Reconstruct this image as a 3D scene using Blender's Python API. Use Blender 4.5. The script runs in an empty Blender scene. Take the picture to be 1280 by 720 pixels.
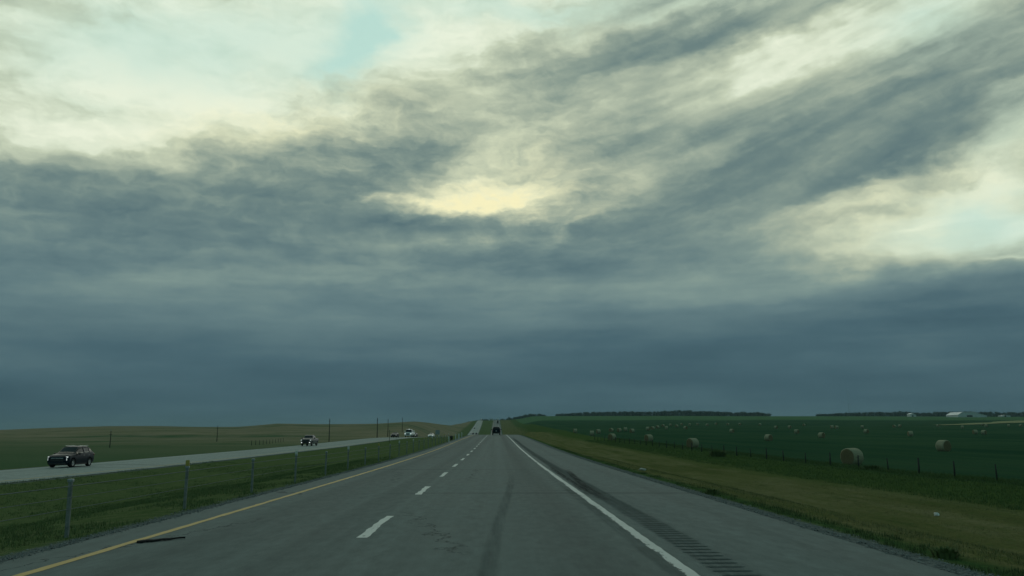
import bpy, bmesh, math, random
from math import radians, sin, cos, pi, sqrt, exp, atan2
import numpy as np
from mathutils import Vector, Matrix

random.seed(11)
scene = bpy.context.scene
COL = scene.collection

# ---------------------------------------------------------------- node helpers
class NT:
    def __init__(self, tree):
        self.t = tree; self.n = tree.nodes; self.l = tree.links
    def add(self, kind, **props):
        nd = self.n.new(kind)
        for k, v in props.items():
            setattr(nd, k, v)
        return nd
    def put(self, sock, v):
        if isinstance(v, bpy.types.NodeSocket):
            self.l.new(v, sock)
        elif v is not None:
            sock.default_value = v
    def math(self, op, a, b=None, c=None, clamp=False):
        nd = self.add('ShaderNodeMath', operation=op, use_clamp=clamp)
        self.put(nd.inputs[0], a); self.put(nd.inputs[1], b)
        if c is not None: self.put(nd.inputs[2], c)
        return nd.outputs[0]
    def vmath(self, op, a, b=None, out=0):
        nd = self.add('ShaderNodeVectorMath', operation=op)
        self.put(nd.inputs[0], a)
        if b is not None: self.put(nd.inputs[1], b)
        return nd.outputs[out]
    def mapping(self, v, loc=(0, 0, 0), rot=(0, 0, 0), scale=(1, 1, 1), kind='POINT'):
        nd = self.add('ShaderNodeMapping', vector_type=kind)
        self.put(nd.inputs[0], v)
        nd.inputs['Location'].default_value = loc
        nd.inputs['Rotation'].default_value = rot
        nd.inputs['Scale'].default_value = scale
        return nd.outputs[0]
    def noise(self, v, scale=1.0, detail=4.0, rough=0.5, dist=0.0, out='Fac'):
        nd = self.add('ShaderNodeTexNoise')
        self.put(nd.inputs['Vector'], v)
        nd.inputs['Scale'].default_value = scale
        nd.inputs['Detail'].default_value = detail
        nd.inputs['Roughness'].default_value = rough
        nd.inputs['Distortion'].default_value = dist
        return nd.outputs[out]
    def ramp(self, fac, stops, interp='LINEAR'):
        nd = self.add('ShaderNodeValToRGB')
        self.put(nd.inputs[0], fac)
        cr = nd.color_ramp; cr.interpolation = interp
        while len(cr.elements) < len(stops): cr.elements.new(0.5)
        for e, (p, c) in zip(cr.elements, stops):
            e.position = p; e.color = (c[0], c[1], c[2], 1.0)
        return nd.outputs[0]
    def maprange(self, v, a, b, c=0.0, d=1.0, smooth=False):
        nd = self.add('ShaderNodeMapRange')
        if smooth: nd.interpolation_type = 'SMOOTHSTEP'
        nd.clamp = True
        self.put(nd.inputs[0], v)
        for i, q in enumerate((a, b, c, d)): self.put(nd.inputs[1 + i], q)
        return nd.outputs[0]
    def mix(self, fac, a, b, blend='MIX'):
        nd = self.add('ShaderNodeMix', data_type='RGBA', blend_type=blend)
        self.put(nd.inputs[0], fac)
        for s, v in ((nd.inputs[6], a), (nd.inputs[7], b)):
            if isinstance(v, (tuple, list)): v = (v[0], v[1], v[2], 1.0)
            self.put(s, v)
        return nd.outputs[2]

def srgb(r, g, b):
    f = lambda c: (c / 255 / 12.92) if c / 255 <= 0.04045 else ((c / 255 + 0.055) / 1.055) ** 2.4
    return (f(r), f(g), f(b))

# ---------------------------------------------------------------- camera
CAM_H = 1.54
cam_d = bpy.data.cameras.new('camera')
cam = bpy.data.objects.new('camera', cam_d); COL.objects.link(cam)
cam.location = (0, 0, CAM_H)
cam.rotation_euler = (radians(90 + 10.01), 0, radians(-1.04))
cam_d.lens = 1034.0 / 1280 * 36
cam_d.sensor_width = 36
cam_d.clip_start = 0.1
cam_d.clip_end = 40000
scene.camera = cam
scene.view_settings.view_transform = 'Standard'
scene.view_settings.look = 'None'
scene.view_settings.exposure = 0
scene.view_settings.gamma = 1
scene.render.engine = 'CYCLES'
scene.cycles.use_denoising = True
scene.cycles.max_bounces = 6
scene.cycles.volume_bounces = 0


# ---------------------------------------------------------------- sky: overcast deck over a Nishita sky
SUN_AZ, SUN_EL = -1.6, 15.5        # degrees, azimuth to the right of straight ahead (+Y)
world = bpy.data.worlds.new('World'); scene.world = world
world.use_nodes = True
w = NT(world.node_tree)
for nd in list(w.n): w.n.remove(nd)
tc = w.add('ShaderNodeTexCoord').outputs['Generated']
dirn = w.vmath('NORMALIZE', tc)
sp = w.add('ShaderNodeSeparateXYZ'); w.put(sp.inputs[0], dirn)
az = w.math('MULTIPLY', w.math('ARCTAN2', sp.outputs[0], sp.outputs[1]), 57.29578)
el = w.math('MULTIPLY', w.math('ARCSINE', sp.outputs[2]), 57.29578)
cb = w.add('ShaderNodeCombineXYZ'); w.put(cb.inputs[0], az); w.put(cb.inputs[1], el)
V = cb.outputs[0]
# ragged edges: the cloud coordinates are pushed about by turbulence
wn = w.noise(w.mapping(V, rot=(0, 0, radians(-17)), scale=(0.11, 0.24, 1)), 1.0, 4, 0.55, out='Color')
wn = w.vmath('SUBTRACT', wn, (0.5, 0.5, 0.5))
wn2 = w.noise(w.mapping(V, rot=(0, 0, radians(-25)), scale=(0.5, 0.9, 1)), 1.0, 5, 0.6, out='Color')
wn2 = w.vmath('SUBTRACT', wn2, (0.5, 0.5, 0.5))
amp = w.maprange(el, 1.0, 14.0, 0.35, 1.0)
def scaled(v, k):
    nd = w.add('ShaderNodeVectorMath', operation='SCALE'); w.put(nd.inputs[0], v); w.put(nd.inputs['Scale'], k); return nd.outputs[0]
VW = w.vmath('ADD', V, scaled(w.vmath('MULTIPLY', wn, (7.0, 4.5, 0)), amp))
VW = w.vmath('ADD', VW, scaled(w.vmath('MULTIPLY', wn2, (1.9, 1.5, 0)), amp))
def blob(b):
    cx, cy, sx, sy, rot, a, vec = b
    m = w.mapping(vec, loc=(cx, cy, 0), rot=(0, 0, radians(rot)), scale=(sx, sy, 1), kind='TEXTURE')
    d = w.vmath('DOT_PRODUCT', m, m, out=1)
    return w.math('POWER', 0.6065, d), a
def total(blobs, vec, start):
    acc = start
    for b in blobs:
        g, a = blob(b + (vec,))
        acc = w.math('MULTIPLY_ADD', g, a, acc)
    return acc
TONE = [
    (-18.28, 23.91, 12.82, 3.43, 11, 0.34),
    (-18.06, 20.41, 6.32, 1.32, 8, 0.16),
    (-29.67, 20.12, 7.10, 3.25, 11, 0.12),
    (-1.35, 28.19, 8.33, 2.50, 9, 0.14),
    (-28.60, 18.17, 7.61, 1.23, 10, 0.14),
    (-0.97, 16.07, 5.44, 0.82, 9, 0.22),
    (1.91, 17.99, 6.85, 2.53, 23, 0.26),
    (-3.57, 17.94, 2.86, 1.41, 20, 0.08),
    (5.31, 14.12, 3.37, 0.39, 24, 0.18),
    (-4.66, 15.35, 2.27, 0.33, 1, 0.16),
    (-1.28, 19.33, 3.42, 1.64, 29, 0.08),
    (27.92, 12.43, 4.98, 1.79, 3, 0.42),
    (30.85, 15.25, 5.19, 1.64, 12, 0.36),
    (25.50, 11.16, 3.75, 0.71, 0, 0.18),
    (33.50, 11.78, 2.85, 1.41, -7, 0.14),
    (24.83, 15.03, 3.35, 0.71, 13, 0.14),
    (17.65, 23.48, 4.20, 1.04, 18, 0.20),
    (21.47, 24.65, 7.66, 1.00, 9, 0.16),
    (32.89, 18.49, 2.94, 0.94, 3, 0.12),
    (10.23, 19.12, 2.77, 0.54, 21, 0.08),
    (30.42, 25.05, 4.55, 0.92, -4, 0.10),
    (-26.07, 9.67, 4.95, 0.69, 5, 0.10),
    (-12.28, 11.10, 5.90, 0.65, 3, 0.05),
    (12.27, 13.19, 6.55, 0.54, 9, 0.05),
    (11.63, 10.39, 6.53, 0.76, 6, 0.06),
    (-15.09, 14.42, 3.18, 0.42, 4, 0.04),
    (-26.37, 13.37, 10.01, 2.16, 7, -0.22),
    (-16.28, 16.86, 6.89, 1.77, 10, -0.20),
    (-16.06, 12.76, 11.48, 1.38, 4, -0.08),
    (-8.14, 18.80, 4.25, 1.39, 7, -0.24),
    (-3.61, 20.63, 3.42, 1.90, 29, -0.06),
    (8.56, 20.53, 3.67, 1.08, 14, -0.14),
    (14.11, 18.35, 3.79, 0.43, 17, 0.10),
    (4.57, 24.08, 5.19, 1.17, 17, -0.10),
    (15.04, 26.51, 7.74, 0.91, 6, -0.34),
    (5.76, 25.34, 3.48, 0.83, 11, -0.12),
    (21.11, 19.17, 8.62, 0.88, 10, -0.34),
    (30.50, 21.16, 4.45, 0.57, 1, -0.36),
    (12.91, 15.76, 8.18, 1.30, 12, -0.20),
    (19.89, 16.20, 7.67, 0.89, 12, -0.28),
    (8.97, 14.03, 6.68, 0.66, 12, -0.10),
    (28.40, 23.60, 2.78, 0.76, 3, -0.08),
    (-3.49, 12.63, 8.46, 0.55, -2, -0.14),
    (6.13, 12.29, 7.30, 0.55, 11, -0.12),
    (-18.77, 6.71, 2.97, 0.73, 2, -0.08),
    (28.84, 7.15, 10.51, 1.27, 2, -0.14),
    (31.53, 8.41, 5.01, 0.77, -0, -0.16),
    (23.07, 10.84, 2.91, 0.31, -1, -0.03),
    (-3.44, 9.15, 8.37, 0.66, 1, -0.03),
    (25.20, 13.62, 2.85, 0.20, 3, -0.10),
    (30.01, 15.72, 3.52, 0.19, 9, -0.08),
    (23.97, 16.65, 4.38, 0.25, 8, -0.06),
    (15.20, 5.95, 13.07, 1.07, 4, -0.05),
    (-6.65, 3.90, 16.29, 1.30, 1, -0.02),
]
WARM = [
    (-1.25, 15.85, 5.44, 0.99, 7, 0.85),
    (2.19, 17.45, 4.57, 2.19, 19, 0.45),
    (-10.43, 20.05, 6.75, 2.62, 13, 0.25),
    (26.04, 12.12, 4.67, 2.52, -0, 0.30),
    (-16.44, 19.81, 5.35, 1.02, 9, 0.35),
    (26.78, 15.56, 6.98, 2.00, 9, 0.25),
    (5.59, 13.84, 3.37, 0.66, 23, 0.60),
    (-4.66, 15.35, 2.27, 0.33, 1, 0.50),
]
BLUE = [
    (-18.36, 25.13, 8.02, 1.95, 8, 0.50),
    (-9.82, 26.29, 1.33, 2.09, -18, 0.90),
    (-12.27, 23.80, 1.68, 0.71, 5, 0.50),
    (-27.25, 23.42, 4.23, 1.85, 11, 0.25),
    (31.96, 13.17, 2.54, 1.05, -8, 0.60),
    (30.08, 11.46, 3.48, 0.97, -6, 0.35),
    (4.63, 28.66, 9.53, 0.69, -2, 0.50),
    (29.88, 24.24, 2.79, 1.37, -12, 0.50),
    (32.89, 18.49, 2.13, 1.39, -11, 0.40),
]
CRISP = [
    (28.63, 12.80, 1.08, 0.07, 8, 0.26),
    (30.86, 12.93, 0.86, 0.07, -4, 0.22),
    (33.33, 12.09, 0.74, 0.42, 15, 0.30),
    (32.46, 10.38, 1.07, 0.09, -3, 0.14),
    (-2.94, 14.18, 6.24, 0.44, -2, -0.16),
]
base = w.ramp(w.math('DIVIDE', el, 40.0), [(p, (v, v, v)) for p, v in
      ((0.0, 0.0), (0.05, 0.04), (0.13, 0.17), (0.21, 0.31), (0.33, 0.41), (0.50, 0.54), (0.70, 0.66), (1.0, 0.66))])
tone = total(TONE, VW, base)
# streaky cloud texture
floor = w.maprange(el, 4.0, 13.0, 0.0, 0.33, True)
sm = w.add('ShaderNodeMath', operation='SMOOTH_MAX'); w.put(sm.inputs[0], tone); w.put(sm.inputs[1], floor); sm.inputs[2].default_value = 0.30
tone = sm.outputs[0]
tilt = w.math('ADD', el, w.math('MULTIPLY', w.math('MULTIPLY', w.maprange(az, -25.0, 30.0, 0.0, 1.0, True), w.maprange(el, 8.0, 20.0, 0.0, 1.0, True)), w.math('MULTIPLY', az, -0.25)))
cb2 = w.add('ShaderNodeCombineXYZ'); w.put(cb2.inputs[0], az); w.put(cb2.inputs[1], tilt)
VT = w.vmath('ADD', cb2.outputs[0], w.vmath('MULTIPLY', wn2, (1.0, 0.9, 0)))
s1 = w.noise(w.mapping(VT, rot=(0, 0, radians(-4)), scale=(0.08, 0.36, 1)), 1.0, 7, 0.56)
s2 = w.noise(w.mapping(cb2.outputs[0], loc=(3, 7, 0), rot=(0, 0, radians(-2)), scale=(0.045, 0.42, 1)), 1.0, 6, 0.5)
s3 = w.noise(w.mapping(VW, loc=(9, 2, 0), rot=(0, 0, radians(-28)), scale=(0.45, 0.95, 1)), 1.0, 8, 0.58)
s4 = w.noise(w.mapping(V, loc=(1, 3, 0), scale=(0.05, 0.55, 1)), 1.0, 6, 0.55)
k1 = w.maprange(el, 3.0, 15.0, 0.22, 0.58, True)
k3 = w.math('MULTIPLY', w.maprange(el, 7.0, 16.0, 0.03, 0.40, True), w.maprange(az, 0.0, 14.0, 1.0, 0.60, True))
k4 = w.maprange(el, 3.0, 14.0, 0.13, 0.20, True)
tone = w.math('MULTIPLY_ADD', w.math('SUBTRACT', s1, 0.5), k1, tone)
tone = w.math('MULTIPLY_ADD', w.math('SUBTRACT', s2, 0.5), w.math('MULTIPLY', k1, w.maprange(az, -5.0, 12.0, 0.70, 0.95, True)), tone)
tone = w.math('MULTIPLY_ADD', w.math('SUBTRACT', s3, 0.5), k3, tone)
tone = w.math('MULTIPLY_ADD', w.math('SUBTRACT', s4, 0.5), k4, tone)
s5 = w.noise(w.mapping(w.vmath('ADD', cb2.outputs[0], w.vmath('MULTIPLY', wn2, (0.5, 0.35, 0))), loc=(5, 1, 0), rot=(0, 0, radians(2)), scale=(0.030, 0.62, 1)), 1.0, 5, 0.5)
k5 = w.math('MULTIPLY', w.maprange(az, 2.0, 16.0, 0.0, 0.32, True), w.maprange(el, 5.0, 11.0, 0.15, 1.0, True))
tone = w.math('MULTIPLY_ADD', w.math('SUBTRACT', s5, 0.5), k5, tone)
tone = total(CRISP, w.vmath('ADD', V, w.vmath('MULTIPLY', wn2, (1.2, 0.9, 0))), tone)
RAMP = [(0.0, srgb(56, 83, 95)), (0.14, srgb(74, 102, 112)), (0.30, srgb(100, 126, 130)), (0.46, srgb(128, 151, 146)),
        (0.60, srgb(158, 174, 158)), (0.74, srgb(190, 203, 180)), (0.88, srgb(222, 232, 208)), (1.0, srgb(238, 245, 222))]
cloud_low = w.ramp(tone, RAMP)
RAMP_HIGH = [(0.0, srgb(76, 102, 108)), (0.18, srgb(92, 117, 121)), (0.34, srgb(112, 134, 131)), (0.50, srgb(142, 159, 147)),
             (0.62, srgb(168, 181, 162)), (0.76, srgb(196, 207, 182)), (0.88, srgb(222, 232, 208)), (1.0, srgb(238, 245, 222))]
cloud_high = w.ramp(tone, RAMP_HIGH)
cloud = w.mix(w.maprange(el, 8.0, 18.0, 0.0, 1.0, True), cloud_low, cloud_high)
# unseen cloud overhead and behind, made dark teal to dim and tint the ground
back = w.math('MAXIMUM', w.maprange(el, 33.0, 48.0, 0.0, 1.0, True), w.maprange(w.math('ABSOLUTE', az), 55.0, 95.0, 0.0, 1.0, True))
tint_deck = w.ramp(w.math('MULTIPLY_ADD', w.math('SUBTRACT', s3, 0.5), 0.5, s1), [(0.2, srgb(66, 100, 104)), (0.5, srgb(92, 126, 126)), (0.8, srgb(124, 158, 154))])
warm = w.math('MULTIPLY', total(WARM, VW, 0.0), w.math('MULTIPLY', w.maprange(tone, 0.42, 0.98), w.maprange(s3, 0.34, 0.60, 0.45, 1.05)), clamp=True)
cloud = w.mix(warm, cloud, srgb(250, 244, 196))
blue = w.math('MULTIPLY', total(BLUE, VW, 0.0), w.maprange(tone, 0.45, 0.85), clamp=True)
cloud = w.mix(blue, cloud, srgb(188, 226, 214))
cloud = w.mix(back, cloud, tint_deck)
# clear sky above the deck
sky = w.add('ShaderNodeTexSky', sky_type='NISHITA')
sky.sun_disc = False
sky.sun_elevation = radians(SUN_EL)
sky.sun_rotation = radians(SUN_AZ)
sky.air_density = 1.0; sky.dust_density = 1.0; sky.ozone_density = 2.0
bg_sky = w.add('ShaderNodeBackground'); w.put(bg_sky.inputs[0], sky.outputs[0]); bg_sky.inputs[1].default_value = 0.05
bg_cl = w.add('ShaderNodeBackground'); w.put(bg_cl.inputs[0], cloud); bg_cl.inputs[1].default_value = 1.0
mx = w.add('ShaderNodeMixShader')
cover = w.maprange(blue, 0.0, 1.0, 1.0, 0.93)
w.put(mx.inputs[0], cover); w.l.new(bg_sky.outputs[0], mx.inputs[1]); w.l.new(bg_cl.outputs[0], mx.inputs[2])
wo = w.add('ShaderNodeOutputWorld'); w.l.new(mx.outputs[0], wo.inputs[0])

sun_d = bpy.data.lights.new('sun', 'SUN'); sun = bpy.data.objects.new('sun', sun_d); COL.objects.link(sun)
sun_d.energy = 0.5; sun_d.angle = radians(80); sun_d.color = (1.0, 0.98, 0.90)
sd = Vector((sin(radians(SUN_AZ)) * cos(radians(SUN_EL)), cos(radians(SUN_AZ)) * cos(radians(SUN_EL)), sin(radians(SUN_EL))))
sun.rotation_euler = sd.to_track_quat('Z', 'Y').to_euler()
sun.location = sd * 500


# ---------------------------------------------------------------- mesh and object helpers
def link(name, me, mat=None, parent=None):
    o = bpy.data.objects.new(name, me); COL.objects.link(o)
    if mat is not None and not me.materials: me.materials.append(mat)
    if parent is not None: o.parent = parent
    return o
def tag(o, label=None, cat=None, group=None, kind=None):
    if label: o['label'] = label
    if cat: o['category'] = cat
    if group: o['group'] = group
    if kind: o['kind'] = kind
    return o
def empty(name, loc, label, cat, group=None, rz=0.0):
    o = bpy.data.objects.new(name, None); COL.objects.link(o)
    o.location = loc; o.rotation_euler = (0, 0, rz); o.empty_display_size = 0.2
    return tag(o, label, cat, group)
def mesh(name, verts, faces, smooth=False):
    me = bpy.data.meshes.new(name); me.from_pydata([tuple(v) for v in verts], [], faces); me.update()
    if smooth:
        for p in me.polygons: p.use_smooth = True
    return me
def np_mesh(name, verts, quads, smooth=False):
    me = bpy.data.meshes.new(name)
    verts = np.asarray(verts, dtype=np.float32); quads = np.asarray(quads, dtype=np.int32)
    k = quads.shape[1]
    me.vertices.add(len(verts)); me.vertices.foreach_set('co', verts.ravel())
    me.loops.add(quads.size); me.loops.foreach_set('vertex_index', quads.ravel())
    me.polygons.add(len(quads)); me.polygons.foreach_set('loop_start', np.arange(len(quads), dtype=np.int32) * k)
    me.polygons.foreach_set('loop_total', np.full(len(quads), k, dtype=np.int32))
    me.polygons.foreach_set('use_smooth', np.full(len(quads), smooth))
    me.update(calc_edges=True); me.validate()
    return me
def material(name, rough=0.8, spec=0.3, metal=0.0, color=(0.5, 0.5, 0.5)):
    m = bpy.data.materials.new(name); m.use_nodes = True
    t = NT(m.node_tree); b = m.node_tree.nodes['Principled BSDF']
    b.inputs['Roughness'].default_value = rough
    b.inputs['Specular IOR Level'].default_value = spec
    b.inputs['Metallic'].default_value = metal
    b.inputs['Base Color'].default_value = (*color, 1)
    return m, t, b
def pos_node(t):
    return t.add('ShaderNodeNewGeometry').outputs['Position']
def bump(t, b, h, strength=0.5, dist=0.02):
    nd = t.add('ShaderNodeBump'); nd.inputs['Strength'].default_value = strength; nd.inputs['Distance'].default_value = dist
    t.put(nd.inputs['Height'], h); t.l.new(nd.outputs[0], b.inputs['Normal'])

# ---------------------------------------------------------------- the land as functions of X (right) and Y (ahead)
def interp(x, pts):
    return float(np.interp(x, [p[0] for p in pts], [p[1] for p in pts]))
def smoothcurve(pts):
    """piecewise curve sampled and softened so that crests and dips are round"""
    ys = np.concatenate([np.arange(-80, 420, 5.0), np.arange(420, 9200, 20.0)])
    zs = np.interp(ys, [p[0] for p in pts], [p[1] for p in pts])
    for _ in range(14):
        zs[1:-1] = 0.25 * zs[:-2] + 0.5 * zs[1:-1] + 0.25 * zs[2:]
    return lambda y: float(np.interp(y, ys, zs))
_zr = smoothcurve([(-80, 0), (45, 0), (80, 0.22), (119, 0.66), (165, 1.10), (205, 1.46), (240, 1.2), (300, -1.5), (480, -9), (640, -9),
                   (800, -1.2), (840, 1.0), (1575, 27.5), (1700, 29), (2200, 25), (4000, 20), (9000, 0)])
_zl = smoothcurve([(-80, -1.15), (70, -1.13), (110, -0.9), (153, -0.57), (240, 0.62), (285, 0.62), (340, -1.5), (480, -8), (640, -8),
                   (800, -0.5), (860, 1.6), (1575, 27.0), (1700, 28.5), (2200, 25), (4000, 20), (9000, 0)])
_xl = smoothcurve([(-80, -33.2), (110, -33.2), (180, -31.8), (240, -29.6), (300, -24.6), (840, -24.0), (1200, -27), (1575, -31.0), (1800, -34), (9000, -60)])
_zf = smoothcurve([(-80, -1.7), (60, -1.85), (100, -1.75), (125, -1.35), (222, -0.30), (285, 0.45), (330, 1.2), (500, 4.6), (800, 11.0),
                   (1100, 19.0), (1500, 31.5), (2000, 43.8), (2300, 46), (3000, 48), (4200, 40), (9000, 0)])
def road_z(y): return _zr(y)
def left_z(y): return _zl(y)
def left_x(y): return _xl(y)
HILL = [(-1.2, 2.0), (-0.60, 4.2), (-0.545, 7.2), (-0.46, 9.8), (-0.40, 9.8), (-0.325, 8.2), (-0.29, 9.4), (-0.262, 12.4), (-0.20, 11.6),
        (-0.143, 12.2), (-0.10, 14.6), (-0.062, 15.8), (-0.035, 15.2), (-0.02, 13.0), (0.0, 12.0)]
def sstep(a, b, x):
    t = min(1.0, max(0.0, (x - a) / (b - a))); return t * t * (3 - 2 * t)
def hash2(i, j):
    n = math.sin(i * 127.1 + j * 311.7) * 43758.5453
    return n - math.floor(n)
def vnoise(x, y):
    i, j = math.floor(x), math.floor(y); fx, fy = x - i, y - j
    fx = fx * fx * (3 - 2 * fx); fy = fy * fy * (3 - 2 * fy)
    a = hash2(i, j) * (1 - fx) + hash2(i + 1, j) * fx
    b = hash2(i, j + 1) * (1 - fx) + hash2(i + 1, j + 1) * fx
    return a * (1 - fy) + b * fy - 0.5
R_IN, R_OUT = 5.12, 5.75           # right pavement edge, end of the gravel lip
L_IN, L_OUT = -6.02, -6.55         # left pavement edge, end of the gravel lip
HALF_L = 5.0                       # half width of the oncoming carriageway
def land_z(x, y):
    zr, zl, xc = road_z(y), left_z(y), left_x(y)
    far = sstep(700, 1500, y)
    if L_OUT <= x <= R_OUT:
        e = 0.0
        if x > R_IN: e = -0.07 * (x - R_IN) / (R_OUT - R_IN)
        if x < L_IN: e = -0.07 * (L_IN - x) / (L_IN - L_OUT)
        return zr + e
    if abs(x - xc) <= HALF_L + 0.4:
        return zl - 0.02 * abs(x - xc)
    if x > R_OUT:                                   # right verge, ditch, field
        if x > 36: base = _zf(y)
        else: base = None
        fz = _zf(y)
        # far away the field meets the road level more slowly
        wdt = 34.5 + 60 * far
        t = (x - R_OUT) / (wdt - R_OUT)
        prof = sstep(0.0, 0.34 if y < 400 else 1.0, t)
        z = (zr - 0.07) * (1 - prof) + fz * prof
        if y < 170:                                 # slight ditch at the foot of the bank
            z -= 0.22 * math.exp(-((x - 15.5) / 3.2) ** 2) * sstep(170, 90, y) if False else 0.22 * math.exp(-((x - 15.5) / 3.2) ** 2) * (1 - sstep(90, 170, y))
        und = 0.10 * vnoise(x * 0.16, y * 0.07) * sstep(6, 10, x) + 0.5 * vnoise(x * 0.012 + 5, y * 0.012) * sstep(60, 200, x)
        if y > 900: und += 3.0 * vnoise(x * 0.0016 + 1.7, y * 0.0016) * sstep(60, 400, x)
        return z + und
    if x > xc + HALF_L:                             # median
        x0, x1 = xc + HALF_L + 0.4, L_OUT
        t = (x - x0) / max(0.1, (x1 - x0))
        z = (zl - 0.11) * (1 - sstep(0, 1, t)) + (zr - 0.07) * sstep(0, 1, t)
        dep = 0.75 * (1 - sstep(150, 240, y)) + 0.12
        z -= dep * math.sin(pi * t) ** 1.5
        return z + 0.07 * vnoise(x * 0.2, y * 0.08)
    # land left of the oncoming carriageway
    d = (xc - HALF_L - 0.4) - x
    u = max(-1.2, min(0.0, x / max(y, 60.0)))
    hill = interp(u, HILL)
    rise = sstep(230, 940, y)
    flat = -1.9 + 0.6 * sstep(100, 200, y)
    z_open = flat * (1 - rise) + hill * rise
    if y > 940: z_open = hill + (y - 940) * 0.0 - 4 * sstep(940, 1500, y) * (1 if u < -0.05 else 0)
    t = sstep(0, 9 + 50 * sstep(300, 800, y), d)
    z = (zl - 0.11) * (1 - t) + z_open * t
    z += 0.4 * vnoise(x * 0.02, y * 0.015) * sstep(10, 60, d) + 2.2 * vnoise(x * 0.008, y * 0.008 + 9) * sstep(60, 160, d) * sstep(260, 500, y)
    return z

# rows (Y) and columns (X) of the ground sheet; two column groups follow the oncoming carriageway
ROWS = list(np.arange(-60, 4, 4.0)) + list(np.arange(4, 60, 1.0)) + list(np.arange(60, 140, 2.0)) + list(np.arange(140, 340, 4.0))
yy = 340.0
while yy < 9000:
    ROWS.append(yy); yy += max(6.0, yy * 0.014)
ROWS.append(9000.0)
FARL = [-7000, -5600, -4500, -3600, -2900, -2300, -1850, -1500, -1250, -1050, -900, -780, -680, -600, -530, -470, -420, -370, -330, -290, -255,
        -225, -198, -175, -155, -138, -122, -108, -96, -86, -78, -71, -65, -60]
FARR = [36, 38, 41, 45, 50, 55, 61, 68, 75, 83, 92, 102, 113, 125, 138, 152, 168, 186, 206, 228, 252, 280, 310, 345, 385, 430, 480, 540, 600, 670, 750,
        840, 940, 1050, 1180, 1330, 1500, 1700, 1950, 2250, 2600, 3000, 3600, 4400, 5500, 7000]
def columns(y):
    xc = left_x(y)
    a, b = xc - HALF_L, xc + HALF_L
    cols = [x for x in FARL]; lat = [x for x in FARL]
    for k in range(12):                                   # from -60 to the far edge of the carriageway
        t = (k + 1) / 13.0; cols.append(-60 + t * (a - 0.4 + 60)); lat.append(-60 + t * (-38.6 + 60))
    cols += [a - 0.4, a, xc, b, b + 0.4]; lat += [-38.6, -38.2, -33.2, -28.2, -27.8]
    for k in range(20):
        t = (k + 1) / 21.0; cols.append(b + 0.4 + t * (L_OUT - b - 0.4)); lat.append(-27.8 + t * (L_OUT + 27.8))
    mid = [L_OUT, -6.28, L_IN, 0.0, R_IN, 5.43, R_OUT]
    cols += mid; lat += mid
    r = [6.1, 6.6, 7.2, 8, 9, 10, 11, 12, 13, 14, 15, 16, 17.5, 19, 20.5, 22, 23, 24, 25, 26.5, 28, 30, 32, 34] + FARR
    cols += r; lat += r
    return cols, lat
PAVED_DROP = 0.03
def build_ground():
    vs, lats = [], []
    for y in ROWS:
        cols, lat = columns(y)
        xc = left_x(y)
        for x, l in zip(cols, lat):
            z = land_z(x, y)
            if L_IN <= x <= R_IN or abs(x - xc) <= HALF_L: z -= PAVED_DROP
            vs.append((x, y, z)); lats.append(l)
    n = len(columns(0)[0]); m = len(ROWS)
    q = []
    for j in range(m - 1):
        for i in range(n - 1):
            a = j * n + i; q.append((a, a + 1, a + n + 1, a + n))
    me = np_mesh('ground', vs, q, True)
    at = me.attributes.new('lat', 'FLOAT', 'POINT'); at.data.foreach_set('value', np.array(lats, dtype=np.float32))
    return me

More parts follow.
